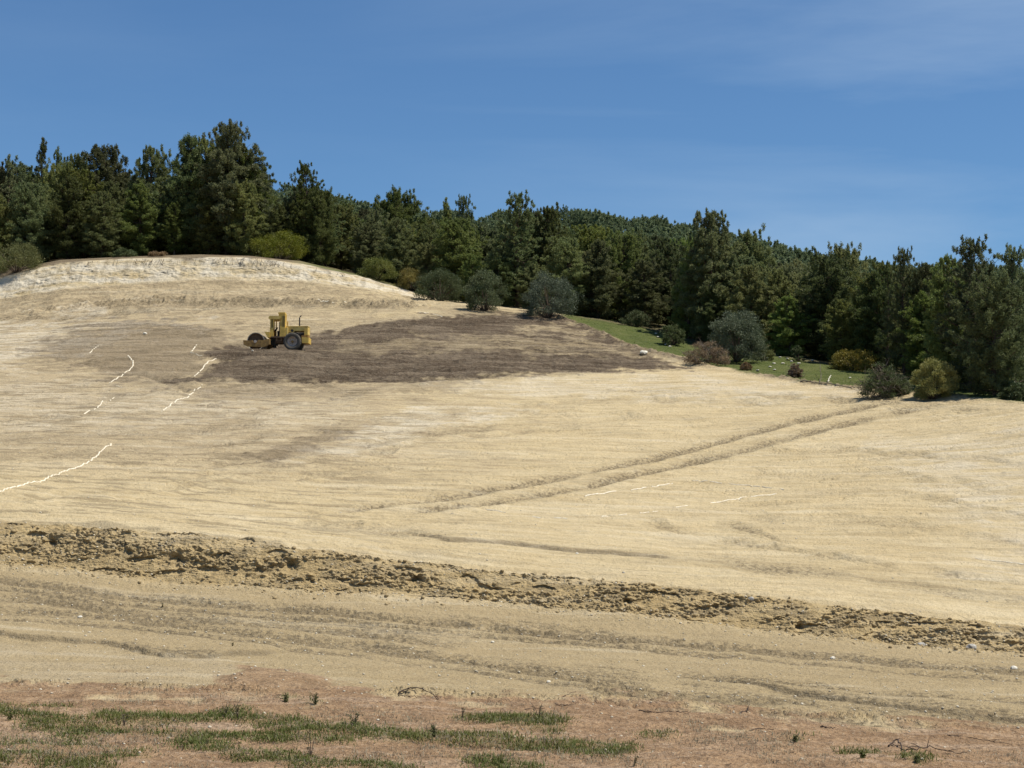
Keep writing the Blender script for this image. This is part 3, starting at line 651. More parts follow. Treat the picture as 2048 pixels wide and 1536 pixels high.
LAND = [(-500, 'at the left end'), (130, 'left of the chalk cut'), (260, 'above the chalk cut'), (400, 'above the left terrace'), (520, 'behind the road roller'), (660, 'behind the yellow shrubs'), (840, 'behind the twin bushes'), (1010, 'above the big grey bush'), (1160, 'above the meadow tip'), (1290, 'above the white boulder'), (1400, 'behind the round grey bush'), (1540, 'above the meadow stones'), (1680, 'above the brush heap'), (1820, 'behind the golden shrub'), (1930, 'at the right end')]
ordn = ['first', 'second', 'third', 'fourth', 'fifth', 'sixth', 'seventh', 'eighth', 'ninth', 'tenth', 'eleventh', 'twelfth']
cnt = {}
for uu, y, p, hh, r in sorted(fills, key=lambda t: t[0]):
    pv = PV[int(rg.integers(0, len(PV)))]; k = hh / pv[1]; ws = rg.uniform(.95, 1.3) * (1.15 if hh < 8 else 1)
    ln = [n for a, n in LAND if uu >= a][-1]; cnt[(ln, r)] = cnt.get((ln, r), 0) + 1
    size = 'short' if hh < 7.5 else 'tall' if hh > 11 else 'middling'
    lab = f"{size} dark pine {ln}, {ordn[cnt[(ln, r)] - 1]} from left in {rows_n[r]} row"
    place(pv[0], p - Vector((0, 0, .15)), rg.uniform(0, 6.28), (k * ws, k * ws, k), lab, 'pine tree', GP)
print('pines', len(fills) + len(HERO))

# far wood on the ridge, reads as one mass
fv, ff, tv, tf, o1, o2 = [], [], [], [], 0, 0
base_far = [pine(300 + i, 9, 2.6, .05, nb=34, leaf=.26, nt_=46, shape=.36) for i in range(5)]
n_far = 0
for r in range(26):
    u = -160 + rg.uniform(0, 25)
    while u < 2220:
        ye = np.interp(u, EDGE[:, 0], EDGE[:, 1]); y = ye + 60 + r * 9 + rg.uniform(-3, 3)
        uu = u; u += 4.6 * rg.uniform(.75, 1.3) * F / y
        if y > 372: continue
        p = uy(uu, y, 500); sk = np.interp(uu, SKY[:, 0], SKY[:, 1]) + rg.uniform(-2, 9)
        hh = min(rg.uniform(6.5, 10.), ztop(uu, y, sk, p.z))
        if hh < 3.5: continue
        (wv, wf), (cv, cf) = base_far[int(rg.integers(0, 5))]; a = rg.uniform(0, 6.28); k = hh / 9; w_ = k * rg.uniform(.95, 1.35)
        R2 = np.array([[math.cos(a) * w_, -math.sin(a) * w_, 0], [math.sin(a) * w_, math.cos(a) * w_, 0], [0, 0, k]])
        fv.append(cv @ R2.T + np.array(p)); ff.append(cf + o1); o1 += len(cv); n_far += 1
print('far trees', n_far)
fo = link('far_forest', npmesh('far_forest', np.concatenate(fv), np.concatenate(ff)), M_far)
tag(fo, 'distant mass of dark pine forest covering the ridge behind the nearer pines', 'forest', kind='stuff')

# shrubs and bushes by the edge: u centre, v base, v top, width px, distance, maker
def fity(u, vb, y):
    s = float(ray(u, vb)[0]); vy = project(s * y, y, zat(s * y, y))[1]
    if abs(vy - vb) > 6:
        p = at(u, vb, 90)
        if abs(p.y - y) < 14: return p.y
    return y
def bush(name, u, vb, vt, wpx, y, mat, label, seed, cat='shrub', leaf=.10, ncl=80, n=120, flat_=.75, woodmat=None, group=None):
    y = fity(u, vb, y) if seed in (5, 6, 8, 12, 13) else y; s = float(ray(u, vb)[0]); zb = zat(s * y, y); zt = y * float(ray(u, vt)[1]); hh = max(.5, zt - zb); w = wpx / F * y
    geo = shrub(seed, w, hh, leaf, ncl, n, flat_)
    r = mkplant(name, geo, mat, woodmat or M_bark, ('stems', 'foliage')); r.location = (s * y, y, zb - .05); tag(r, label, cat, group); return r
bush('shrub', 32, 556, 487, 112, 186.5, M_yel, 'yellow-green shrub on the slope at the left edge below the pines', 1, n=160, ncl=110)
bush('shrub', 562, 522, 464, 108, 191, M_yel, 'yellow-green shrub on the brow right of the chalk cut', 2, n=150, ncl=100)
bush('shrub', 757, 560, 515, 80, 188, M_yel, 'olive yellow shrub at the forest foot, left of two', 3)
bush('shrub', 822, 585, 537, 66, 187, M_gold, 'small rusty green shrub where the cut slope meets the pines', 4)
bush('shrub', 880, 605, 540, 100, 180, M_scrub, 'spreading dark green thicket left of the leafy green bush', 15, n=150, ncl=100)
bush('bush', 970, 622, 540, 88, 174, M_scrub, 'leafy green bush left of the big round grey bush', 5, 'bush', n=150, ncl=110)
bush('bush', 1098, 636, 545, 108, 171, M_oliv, 'big round grey bush at the field corner by the meadow tip', 6, 'bush', n=170, ncl=120)
bush('bush', 1474, 728, 622, 116, 142, M_oliv, 'tall round blue-grey bush standing at the meadow edge', 7, 'bush', n=200, ncl=130)
bush('shrub', 1345, 690, 648, 50, 158, M_scrub, 'small green shrub in the meadow left of the brown brush pile', 8, leaf=.08)
bush('shrub', 1272, 650, 622, 56, 168, M_scrub, 'low scrub under the pines at the top of the meadow', 9, leaf=.08)
bush('shrub', 1530, 716, 698, 40, 145, M_yel, 'small low green shrub right of the blue-grey bush', 10, leaf=.08, ncl=40)
bush('shrub', 1705, 738, 700, 90, 137, M_gold, 'low olive brown shrub at the far side of the meadow', 11)
bush('shrub', 1868, 798, 718, 88, 108.5, leafmat('bright_shrub_leaves', (.22, .22, .03), (.30, .27, .04), (.38, .33, .07), vary=.02), 'round golden-green shrub beside the field edge', 12, leaf=.075, n=200, ncl=130)
bush('shrub', 1790, 790, 745, 70, 112, M_scrub, 'green leafy shrub inside the grey brush heap', 13, leaf=.08)
bush('shrub', 1595, 716, 690, 26, 146, M_scrub, 'tiny dark shrub alone at the far meadow edge', 14, leaf=.08, ncl=30)
bush('shrub', 250, 517, 498, 46, 189, M_scrub, 'low scrub on the plateau rim above the middle of the chalk cut', 16, ncl=40)
bush('shrub', 315, 519, 505, 40, 188.5, M_dry, 'small dry brown shrub on the rim of the chalk cut', 17, ncl=30)
bush('shrub', 2030, 806, 765, 60, 108, M_scrub, 'dark scrub under the pines at the right edge', 18, ncl=50)
def brush(name, u, vb, vt, wpx, y, label, seed, n=240, leafy=None, cat='brush pile'):
    y = fity(u, vb, y) if seed in (5, 6, 8, 12, 13) else y; s = float(ray(u, vb)[0]); zb = zat(s * y, y); hh = y * float(ray(u, vt)[1]) - zb; w = wpx / F * y; g = np.random.default_rng(seed)
    root = empty(name, (s * y, y, zb)); wood = []
    for i in range(n):
        a = g.uniform(0, 6.28); r0 = g.uniform(0, .48) * w; c0 = np.array([math.cos(a) * r0, math.sin(a) * r0 * .7, g.uniform(0, .7) * hh * (1 - (r0 / (.5 * w)) ** 2 * .7)])
        d = g.normal(size=3); d[2] = abs(d[2]) * .6 + .1; d /= np.linalg.norm(d); ll = g.uniform(.25, .6) * hh * .8
        p1 = c0 + d * ll * .5 + g.normal(0, .05, 3); p2 = c0 + d * ll + g.normal(0, .1, 3); wood.append(tube([c0, p1, p2], [.022, .015, .006], 3))
    wv, wf = joinm(wood); link('twigs', npmesh('twigs', wv, wf), M_deadwood, root)
    Cc = []
    for i in range(70):
        a = g.uniform(0, 6.28); r0 = math.sqrt(g.uniform(0, 1)) * .46 * w; Cc.append([math.cos(a) * r0, math.sin(a) * r0 * .7, g.uniform(.05, .85) * hh * (1 - (r0 / (.5 * w)) ** 2 * .65)])
    k = .11 * w * .8; cv, cf = tufts(np.array(Cc), np.full((70, 3), k) * [1, 1, .6], 110, .075, g)
    link('dead_leaves', npmesh('dead_leaves', cv, cf), leafy or M_dry, root); tag(root, label, cat); return root
brush('brush_pile', 1412, 731, 674, 98, 137.5, 'heap of brown dead brush left of the blue-grey bush', 31)
brush('brush_pile', 1765, 792, 712, 105, 113, 'grey tangled heap of cut branches left of the golden shrub', 32, 220, M_scrub)
brush('tree_stump', 1492, 742, 722, 24, 134, 'small uprooted stump with roots at field edge, left of two', 33, 90, cat='stump')
brush('tree_stump', 1590, 757, 722, 32, 127.5, 'larger uprooted stump with roots at field edge, right of two', 34, 120, cat='stump')

# ------------------------------------------------------------------ rocks
def rockgeo(seed, sx, sy, sz, sub=2):
    bm = bmesh.new(); bmesh.ops.create_icosphere(bm, subdivisions=sub, radius=1); g = np.random.default_rng(seed); off = g.uniform(0, 50, 3)
    for v in bm.verts:
        c0 = np.array(v.co); k = 1 + .28 * float(fbm(np.array([c0[0] * 1.1 + off[0] + c0[2]]), np.array([c0[1] * 1.1 + off[1]]), 2, int(seed) % 50)[0])
        v.co = Vector((c0[0] * sx * k, c0[1] * sy * k, c0[2] * sz * k))
    me = bpy.data.meshes.new('rock'); bm.to_mesh(me); bm.free(); return me
def rock(u, v, size, label, seed, mat=M_rock, cat='rock', name='rock', ysc=1, zsc=.7, lift=.25):
    p = at(u, v); o = link(name, rockgeo(seed, size, size * ysc, size * zsc), mat); o.location = p + Vector((0, 0, size * zsc * lift)); o.rotation_euler = (0, 0, seed); tag(o, label, cat); return o
rock(1288, 708, .40, 'large white boulder at the corner where dark soil meets the meadow', 1, name='boulder', cat='boulder', zsc=.55, lift=.5)
rock(290, 668, .20, 'single white rock on the slope left of the road roller', 2)
rock(1502, 1200, .12, 'grey rock lodged in the bank lip, above the tan face', 3, M_grey)
rock(1842, 1292, .13, 'tan rock on the road at the foot of the bank hollow', 4, M_grey)
rock(1943, 1298, .17, 'flat stone in front of the dark hollow in the bank', 5, M_grey)
rock(985, 1285, .055, 'pale stone lying alone on the tan road, middle', 6)
rock(1665, 1318, .08, 'pale stone standing up on the windrow, right part of road', 7)
rock(2028, 1338, .10, 'pale flat stone on the road near the right edge', 8)
rock(1097, 1364, .05, 'small white stone on the road rut above the bent twig', 9)
rock(1154, 1108, .06, 'white stone below the long crack in the field', 10)
rock(1247, 1146, .05, 'dark little stone on the smooth field below the crack', 11, M_grey)
rock(160, 1235, .07, 'pale stone on the left part of the road', 12)
rock(950, 616, .28, 'white stone at the foot of the leafy green bush', 13)
rock(505, 703, .10, 'white stone in front of the roller drum', 14, lift=.8)
# meadow stones: each a thing
mst = [(1612, 715), (1625, 722), (1636, 718), (1548, 728), (1560, 716), (1575, 719), (1540, 735), (1549, 741), (1566, 728), (1583, 724), (1316, 675), (1326, 684), (1332, 690), (1312, 668), (1340, 694), (1598, 728), (1515, 742), (1700, 757)]
mnames = ['boulder side', 'brown brush pile', 'blue-grey bush', 'left stump', 'far shrub', 'right stump']
rmeshes = [rockgeo(60 + i, .20, .16, .12, 2) for i in range(4)]
for me in rmeshes: me.materials.append(M_rock)
for k, (u, v) in enumerate(sorted(mst)):
    p = at(u, v, 100); o = bpy.data.objects.new('field_stone', rmeshes[k % 4]); COL.objects.link(o); o.location = p + Vector((0, 0, .06)); o.rotation_euler = (0, 0, k); o.scale = ((1 + .5 * (k % 3)) * .7, .7, .55)
    side = 'left meadow patch near the boulder' if u < 1400 else 'right meadow patch between the stumps'
    n_ = k if u < 1400 else k - sum(1 for a in mst if a[0] < 1400)
    tag(o, f"white stone in the {side}, number {ordn[n_] if n_ < 12 else 'last'} counted from left", 'stone', 'white stones in the meadow')
# loose stones and crumbs nobody could count
M_peb = simple('tan_pebble', (.60, .54, .42), (.38, .33, .24), 2.5, .95)
def scatter(n, ufn, size, mat, name, label, cat='stones', seed=3, zsc=.7):
    g = np.random.default_rng(seed); ic = bmesh.new(); bmesh.ops.create_icosphere(ic, subdivisions=1, radius=1)
    bv = np.array([v.co[:] for v in ic.verts]); bf = np.array([[v.index for v in f.verts] for f in ic.faces]); ic.free()
    Vs, Fs, o = [], [], 0
    for i in range(n):
        jr, jc = ufn(g); 
        sz = size[0] + (size[1] - size[0]) * g.uniform() ** 3
        v = bv * (1 + g.uniform(-.3, .3, (len(bv), 1))) * [sz, sz * g.uniform(.7, 1.2), sz * zsc] ; a = g.uniform(0, 6.28)
        R2 = np.array([[math.cos(a), -math.sin(a), 0], [math.sin(a), math.cos(a), 0], [0, 0, 1]])
        Vs.append(v @ R2.T + np.array([X[jr, jc], YS[jr, jc], ZS[jr, jc] + sz * .2])); Fs.append(bf + o); o += len(bv)
    ob = link(name, npmesh(name, np.concatenate(Vs), np.concatenate(Fs)), mat); tag(ob, label, cat, kind='stuff'); return ob
def picker(w):
    # area weight is uneven between rows, so weight by the size of the cells as well
    dY = np.abs(np.gradient(Y, axis=0)) * np.abs(np.gradient(X, axis=1)); ww = (w * dY); ww = ww * (U > -60) * (U < 2110); c_ = np.cumsum(ww.ravel().astype(np.float64)); tot = c_[-1]
    def f(g):
        k = int(np.searchsorted(c_, g.uniform() * tot)); k = min(k, NR * NC - 1); return k // NC, k % NC
    return f
pick_road = picker((road * .35 + tint * road * 3 + wind * 1.5 + foot * 2.5 + redz * .35) * (Y > 26) * (Y < 56))
pick_emb = picker(embw * 1.0 + foot * .4)
pick_field = picker(field * (.15 + tint) * (Y < 100) + cw * 3)
scatter(3200, pick_road, (.006, .042), M_peb, 'gravel', 'pale pebbles and crumbs scattered over the road and red soil', 'gravel', 5)
scatter(1500, pick_emb, (.015, .09), simple('clod_soil', (.36, .28, .155), (.27, .20, .105), 8, 1), 'soil_clods', 'tan clods of soil sticking out of the bank face', 'clods', 6)
scatter(1100, pick_emb, (.008, .045), M_peb, 'bank_gravel', 'small pale stones embedded in the bank face', 'gravel', 8)
scatter(1300, pick_field, (.01, .05), M_peb, 'field_gravel', 'small stones scattered over the graded field', 'gravel', 7)

# ------------------------------------------------------------------ roots and fallen branches lying on the soil
def stick(pts, rad, label, seed, name='fallen_branch', lift=None, mat=M_root, twigs=0):
    g = np.random.default_rng(seed); P = []
    for i, (u, v) in enumerate(pts):
        p = at(u, v); P.append(np.array(p) + [0, 0, rad + (lift[i] if lift else .0)])
    P = np.array(P); t = np.linspace(0, 1, len(P)); tt = np.linspace(0, 1, len(P) * 4)
    Q = np.stack([np.interp(tt, t, P[:, k]) for k in range(3)], 1) + g.normal(0, rad * .6, (len(tt), 3))
    rad *= .72
    parts = [tube(Q, np.linspace(rad, rad * .45, len(tt)) * g.uniform(.8, 1.2, len(tt)), 6)]
    for k in range(twigs):
        i = int(g.integers(2, len(tt) - 2)); d = g.normal(size=3) * [1, .5, .35]; d[2] = abs(d[2]); d /= np.linalg.norm(d); ll = g.uniform(.12, .35)
        parts.append(tube([Q[i], Q[i] + d * ll * .5, Q[i] + d * ll + [0, 0, -.03]], [rad * .5, rad * .4, rad * .2], 4))
    v, f = joinm(parts); c0 = v.mean(0); o = link(name, npmesh(name, v - c0, f), mat, smooth=True); o.location = c0; tag(o, label, 'branch'); return o
stick([(796, 1390), (810, 1385), (835, 1384), (860, 1390), (877, 1399)], .022, 'dark arched root on the red soil, middle of the foreground', 1, 'root', [0, .05, .08, .04, 0], twigs=3)
stick([(796, 1392), (820, 1394), (842, 1396)], .016, 'straight dark stick lying under the arched root', 2)
stick([(1115, 1397), (1132, 1391), (1152, 1384)], .012, 'thin twig slanting up across the edge of the red soil', 3, 'twig')
stick([(1110, 1410), (1135, 1411), (1153, 1407)], .014, 'short dark twig with a bent tip below the slanting twig', 4, 'twig')
stick([(1278, 1421), (1290, 1424), (1320, 1426), (1345, 1424), (1375, 1426)], .018, 'long low root lying on red soil, right of centre', 5, 'root', twigs=2)
stick([(1480, 1428), (1496, 1421), (1500, 1415)], .018, 'little upright dark stub at the edge of the gravel', 6, 'twig', [0, 0, .07])
stick([(1500, 1462), (1520, 1457), (1548, 1460)], .015, 'flat dark stick on red soil below the gravel stub', 7)
stick([(1643, 1454), (1652, 1458), (1668, 1459)], .022, 'short thick piece of dark root on red soil', 8, 'root')
stick([(1778, 1494), (1795, 1489), (1805, 1502), (1830, 1505), (1860, 1500), (1900, 1508), (1935, 1508)], .022, 'long crooked branch with a hooked end, bottom right', 9, 'fallen_branch', [.02, .07, .02, .03, .05, .02, 0], twigs=6)
stick([(1050, 1420), (1062, 1416), (1090, 1418)], .010, 'faint thin twig on red soil above the grass patch', 10, 'twig')
stick([(1895, 1472), (1940, 1476), (1985, 1484), (2040, 1492)], .014, 'thin dark root half buried along the red soil, right side', 11, 'root', twigs=2)
stick([(1600, 763), (1650, 768), (1700, 775), (1730, 778)], .06, 'dark felled log lying along the field edge below the meadow', 14, 'fallen_log', mat=M_deadwood, twigs=6)
stick([(1640, 768), (1642, 758), (1640, 748)], .05, 'dark broken snag sticking up at the field edge', 15, 'snag', [0, .35, .8], mat=M_deadwood)
stick([(1655, 765), (1662, 760)], .07, 'pale broken piece of wood beside the dark snag', 16, 'wood_piece', [0, .3], mat=M_rock)
stick([(560, 1398), (572, 1397)], .012, 'tiny dark stick among the weeds on red soil at left', 17, 'twig')
# hanging root hairs of the cut
g = np.random.default_rng(9); rp = []
for i in range(75):
    u = g.choice([g.uniform(410, 560), g.uniform(270, 330), g.uniform(150, 700)]); vt = np.interp(u, [120, 250, 500, 600, 720], [527, 519, 516, 529, 554]) + g.uniform(1, 6)
    p = np.array(at(u, vt, 150)); ll = g.uniform(.2, 1.6) * g.uniform(.4, 1); rp.append(tube([p + [0, -.25, .1], p + [g.normal(0, .15), -.55, -ll * .5], p + [g.normal(0, .3), -.75, -ll]], [.025, .018, .008], 3))
v_, f_ = joinm(rp); tag(link('hanging_roots', npmesh('hanging_roots', v_, f_), M_root), 'fringe of dark roots hanging down over the chalk cut', 'roots', kind='stuff')

# ------------------------------------------------------------------ lime lines
def lime(pts, w, label, seed, gaps=0.):
    g = np.random.default_rng(seed); P = [at(u, v, 52) for u, v in pts]; Ps = []
    for a, b2 in zip(P[:-1], P[1:]):
        n = max(2, int((b2 - a).length / .12)); Ps += [a.lerp(b2, i / n) for i in range(n)]
    Ps.append(P[-1]); V_, F_ = [], []
    for i, p in enumerate(Ps):
        d = Ps[min(i + 1, len(Ps) - 1)] - Ps[max(i - 1, 0)]; d.z = 0; d.normalize(); nrm = Vector((-d.y, d.x, 0))
        ww = w * .33 * (.75 + .4 * g.uniform()) * (1 if i % len(Ps) else .5); jt = g.normal(0, w * .02)
        for k in (-1, -.33, .33, 1):
            x, y = p.x + nrm.x * (ww * k + jt), p.y + nrm.y * (ww * k + jt); V_.append((x, y, zat(x, y) + (.045 if abs(k) < .5 else .012)))
    for i in range(len(Ps) - 1):
        if gaps and pn(np.array([i * .17 + seed * 3.1]), np.array([.5]), seed)[0] > .42 - gaps: continue
        for k in range(3): F_.append((i * 4 + k, i * 4 + k + 1, i * 4 + k + 5, i * 4 + k + 4))
    V_ = np.array(V_); c0 = V_.mean(0); o = link('lime_line', npmesh('lime_line', V_ - c0, np.array(F_)), M_lime); o.location = c0; tag(o, label, 'lime line', 'white lime marking lines'); return o
lime([(175, 709), (190, 697), (200, 688)], .14, 'short white lime dash leftmost on the upper slope', 1, .3)
lime([(256, 711), (266, 722), (266, 731), (252, 744), (235, 756), (219, 767)], .16, 'hooked white lime line left of the roller, curving down', 2, .1)
lime([(232, 772), (243, 775), (256, 778)], .09, 'tiny faint lime mark under the hooked line', 3, .4)
lime([(165, 828), (190, 818), (203, 805), (228, 795)], .15, 'white lime line slanting up below the hooked line', 4, .3)
lime([(323, 824), (340, 812), (360, 798), (375, 796), (388, 782), (404, 770)], .16, 'dashed white lime line slanting up towards the dark soil', 5, .2)
lime([(388, 753), (403, 740), (418, 722), (432, 718)], .16, 'white lime line crossing the left tip of the dark soil', 6, .1)
lime([(382, 703), (393, 690)], .16, 'short white lime stroke left of the roller drum', 7, .1)
lime([(380, 704), (395, 710), (412, 712)], .07, 'thin foot of lime under the short stroke by the drum', 8, .3)
lime([(-40, 992), (0, 984), (40, 972), (90, 960), (128, 943), (165, 931), (178, 923)], .12, 'long white lime line running in from the left edge', 9, .04)
lime([(180, 922), (198, 906), (208, 898), (222, 888)], .13, 'upper thick end of the long left lime line', 10, .05)
lime([(1153, 994), (1190, 989), (1232, 983)], .10, 'bright lime dash left of the thin rut crossing', 11, .1)
lime([(1262, 981), (1300, 974), (1345, 967)], .08, 'lime dash continuing beyond the bright dash', 12, .2)
lime([(1385, 961), (1430, 965), (1500, 972), (1568, 980)], .05, 'upper faint lime edge of the marked rectangle', 13, .3)
lime([(1420, 1006), (1480, 998), (1553, 988)], .07, 'right bright lime dash of the marked rectangle', 14, .12)
lime([(970, 1018), (1000, 1024), (1060, 1032), (1135, 1039)], .05, 'lower left thin lime edge of the marked rectangle', 15, .15)
lime([(1190, 1036), (1250, 1030), (1330, 1020), (1390, 1010)], .035, 'lower right faint lime edge of the marked rectangle', 16, .5)
lime([(1950, 1117), (1990, 1123), (2055, 1131)], .05, 'white lime line near the right edge of the field', 17, .02)
lime([(632, 600), (660, 602), (693, 606)], .16, 'thin white lime line on the terrace above the roller', 18, .2)
lime([(838, 625), (860, 626), (885, 634)], .10, 'short white lime line where dark soil begins above', 19, .2)

# ------------------------------------------------------------------ grass in the foreground
def grassmesh(n, w, hmin, hmax, seed, spread=.17, wid=.007):
    g = np.random.default_rng(seed); dA = np.abs(np.gradient(Y, axis=0)) * np.abs(np.gradient(X, axis=1)); c_ = np.cumsum((w * dA * (U > -120) * (U < 2170)).ravel().astype(np.float64))
    k = np.searchsorted(c_, g.uniform(0, c_[-1], n)); k = np.minimum(k, NR * NC - 1); nb = 7
    base = v3[k]; base = np.repeat(base, nb, 0); N = len(base); sc = np.repeat(g.uniform(.25, 1.3, n), nb) * g.uniform(.5, 1.2, n * nb)
    base = base + np.stack([g.normal(0, spread, N), g.normal(0, spread, N), np.full(N, -.01)], 1)
    a = g.uniform(0, 6.28, N); ll = g.uniform(hmin, hmax, N) * sc; le = g.uniform(.1, 1.6, N) * ll
    top = base + np.stack([np.cos(a) * le, np.sin(a) * le, ll], 1); mid = base + np.stack([np.cos(a) * le * .3, np.sin(a) * le * .3, ll * .6], 1)
    sdv = np.stack([-np.sin(a), np.cos(a), np.zeros(N)], 1) * wid * g.uniform(.6, 1.5, (N, 1))
    v = np.stack([base - sdv, base + sdv, mid + sdv * .8, mid - sdv * .8, top], 1).reshape(-1, 3); i0 = np.arange(N)[:, None] * 5
    return v, np.concatenate([i0 + [[0, 1, 2]], i0 + [[0, 2, 3]], i0 + [[3, 2, 4]]])
M_grass = leafmat('grass_blades', (.090, .112, .026), (.13, .14, .04), (.24, .22, .10), .3, .0)
M_dryg = leafmat('dry_grass', (.20, .17, .09), (.28, .23, .13), (.34, .29, .18), .2, .0)
w_main = np.clip(fore_grass, 0, 1) ** 1.6 * (.08 + sstep(-.05, .35, fbm(X * 2.2, Y * 1.6, 3, 353) + .10))
v_, f_ = grassmesh(7500, w_main, .015, .11, 1)
tag(link('grass', npmesh('grass', v_, f_), M_grass), 'short green grass growing in strips on the red soil', 'grass', kind='stuff')
w_dry = redz * sstep(.0, .5, wob + .6 * inpoly([(0, 1460), (320, 1470), (330, 1520), (0, 1520)], 20, 10)) * (Y > 26) * .3 + .25 * fore_grass
v_, f_ = grassmesh(4200, w_dry, .02, .10, 2, .08, .005)
tag(link('dry_grass', npmesh('dry_grass', v_, f_), M_dryg), 'sparse dry straw-coloured grass between the green strips', 'dry grass', kind='stuff')
v_, f_ = grassmesh(5000, meadow * (1 - np.clip(forest, 0, 1) * .6) * (U > 1100), .05, .16, 3, .3, .03)
tag(link('meadow_grass', npmesh('meadow_grass', v_, f_), leafmat('meadow_blades', (.075, .11, .02), (.10, .135, .03), (.14, .16, .05), .3, 0)), 'short green grass covering the meadow beyond the field', 'grass', kind='stuff')
# standing weeds: each a plant
def weed(u, v, hgt, label, seed, leafy=True):
    p = at(u, v); g = np.random.default_rng(seed); r = empty('weed', p); st = []; C_ = []
    for k in range(3):
        d = g.normal(0, .22, 2) * hgt; q_ = [[0, 0, -.02], [d[0] * .4, d[1] * .4, hgt * .55], [d[0], d[1], hgt * g.uniform(.7, 1)]]; st.append(tube(q_, [.007, .005, .003], 4))
        for j in range(4): C_.append([d[0] * (j + 1) / 5, d[1] * (j + 1) / 5, hgt * (.1 + .2 * j) * (1 if leafy else 1)])
    wv, wf = joinm(st); link('stem', npmesh('stem', wv, wf), M_root, r)
    cv, cf = tufts(np.array(C_), np.full((len(C_), 3), .05 if leafy else .02), 14 if leafy else 5, .032, g); link('leaves', npmesh('leaves', cv, cf), M_grass if leafy else M_dryg, r)
    tag(r, label, 'weed', 'weeds standing on the red soil'); return r
weed(572, 1404, .20, 'low green weed with two sprigs on the red soil', 1)
weed(632, 1409, .28, 'taller weed right of the low two-sprig weed', 2)
for k, (u, v, hh, lf, lab) in enumerate([(475, 1436, .34, 0, 'thin dry stalk above the left end of the grass strip'), (450, 1432, .28, 0, 'dry stalk pair left of the thin tall stalk'), (622, 1510, .42, 0, 'tall dry stalk rising between the lower grass strips'),
        (1078, 1436, .33, 0, 'lone dry stalk just above the short grass patch'), (925, 1435, .25, 0, 'dry stalk at the left tip of the short grass patch'), (710, 1452, .3, 1, 'leafy weed on the grass strip left of centre'),
        (20, 1440, .25, 1, 'leafy weed at the far left in the grass'), (248, 1452, .3, 0, 'dry stalk over the grass, left quarter'), (870, 1475, .28, 1, 'leafy weed in the middle of the long strip'), (1590, 1484, .14, 1, 'small green sprig alone on the red soil at right'),
        (1725, 1515, .12, 1, 'low green weed left of the crooked branch'), (1835, 1525, .12, 1, 'low green weed below the crooked branch'), (1268, 1532, .2, 0, 'short dry stalk at the bottom edge right of centre'), (325, 1214, .12, 0, 'tiny dark sprig on the upper road rut'), (465, 1292, .10, 0, 'tiny dry sprig on the smooth part of the road')]):
    weed(u, v, hh, lab, 20 + k, bool(lf))

# ------------------------------------------------------------------ road roller
def bev(bm, w=.015):
    try: bmesh.ops.bevel(bm, geom=[e for e in bm.edges if e.calc_face_angle(0) > .5], offset=w, segments=2, profile=.6, affect='EDGES')
    except Exception: pass
def bmobj(name, bm, mat, parent, smooth=False):
    bmesh.ops.recalc_face_normals(bm, faces=bm.faces)
    me = bpy.data.meshes.new(name); bm.to_mesh(me); bm.free(); return link(name, me, mat, parent, smooth)
def box(bm, x0, x1, y0, y1, z0, z1):
    r = bmesh.ops.create_cube(bm, size=1)['verts']
    for v in r: v.co = Vector(((x0 + x1) / 2 + v.co.x * (x1 - x0), (y0 + y1) / 2 + v.co.y * (y1 - y0), (z0 + z1) / 2 + v.co.z * (z1 - z0)))
def prism(bm, pts, y0, y1):
    a = [bm.verts.new((x, y0, z)) for x, z in pts]; b2 = [bm.verts.new((x, y1, z)) for x, z in pts]; n = len(pts)
    bm.faces.new(a); bm.faces.new(b2[::-1])
    for i in range(n): bm.faces.new((a[i], b2[i], b2[(i + 1) % n], a[(i + 1) % n]))
def lathe(bm, prof, cx, cz, n=48, y=0):
    rings = []
    for (r, yy) in prof: rings.append([bm.verts.new((cx + r * math.cos(2 * math.pi * k / n), y + yy, cz + r * math.sin(2 * math.pi * k / n))) for k in range(n)])
    for i in range(len(rings) - 1):
        for k in range(n): bm.faces.new((rings[i][k], rings[i][(k + 1) % n], rings[i + 1][(k + 1) % n], rings[i + 1][k]))
def cyl(bm, p0, p1, r, n=12):
    v, f = tube([p0, p1], [r, r], n); vs = [bm.verts.new(c0) for c0 in v]
    for q_ in f: bm.faces.new([vs[i] for i in q_])
    bm.faces.new(vs[:n]); bm.faces.new(vs[n:][::-1])
M_y = simple('worn_yellow_paint', (.70, .48, .115), (.52, .34, .08), 2.5, .55, bump=.05); M_y2 = simple('dusty_yellow_paint', (.72, .54, .18), (.52, .36, .10), 3.5, .7, bump=.05)
M_rust = simple('rusty_frame_paint', (.36, .22, .07), (.20, .115, .045), 4, .8); M_steel = simple('dusty_drum_steel', (.50, .47, .42), (.38, .34, .28), 3, .6, .0, .05)
M_black = simple('black_iron', (.03, .027, .025), (.055, .045, .035), 5, .7); M_tyre = simple('dusty_rubber', (.075, .070, .062), (.125, .11, .09), 5, .95, spec=.1)
M_rim = simple('pale_rim_paint', (.55, .48, .42), (.34, .25, .19), 6, .6); M_brown = simple('brown_chassis', (.14, .085, .05), (.08, .05, .03), 5, .8)
rp_ = Vector((RX, RY, zat(RX, RY)))
zs_ = [zat(RX + a, RY + b2) for a in (-3.3, 0.05) for b2 in (-.9, 0, .9)]
roller = empty('road_roller', (RX + .05, RY, float(np.mean(zs_)) - .02), math.radians(-1))
tag(roller, 'old yellow single-drum road roller with cab parked on dark soil', 'road roller')
R_ = roller; TX = .75         # tyre centre
def part(name, fn, mat, parent=R_, bv=.012, smooth=False):
    bm = bmesh.new(); fn(bm)
    if bv: bev(bm, bv)
    return bmobj(name, bm, mat, parent, smooth)
T = lambda X_: (X_ - 1165) / 176 + TX
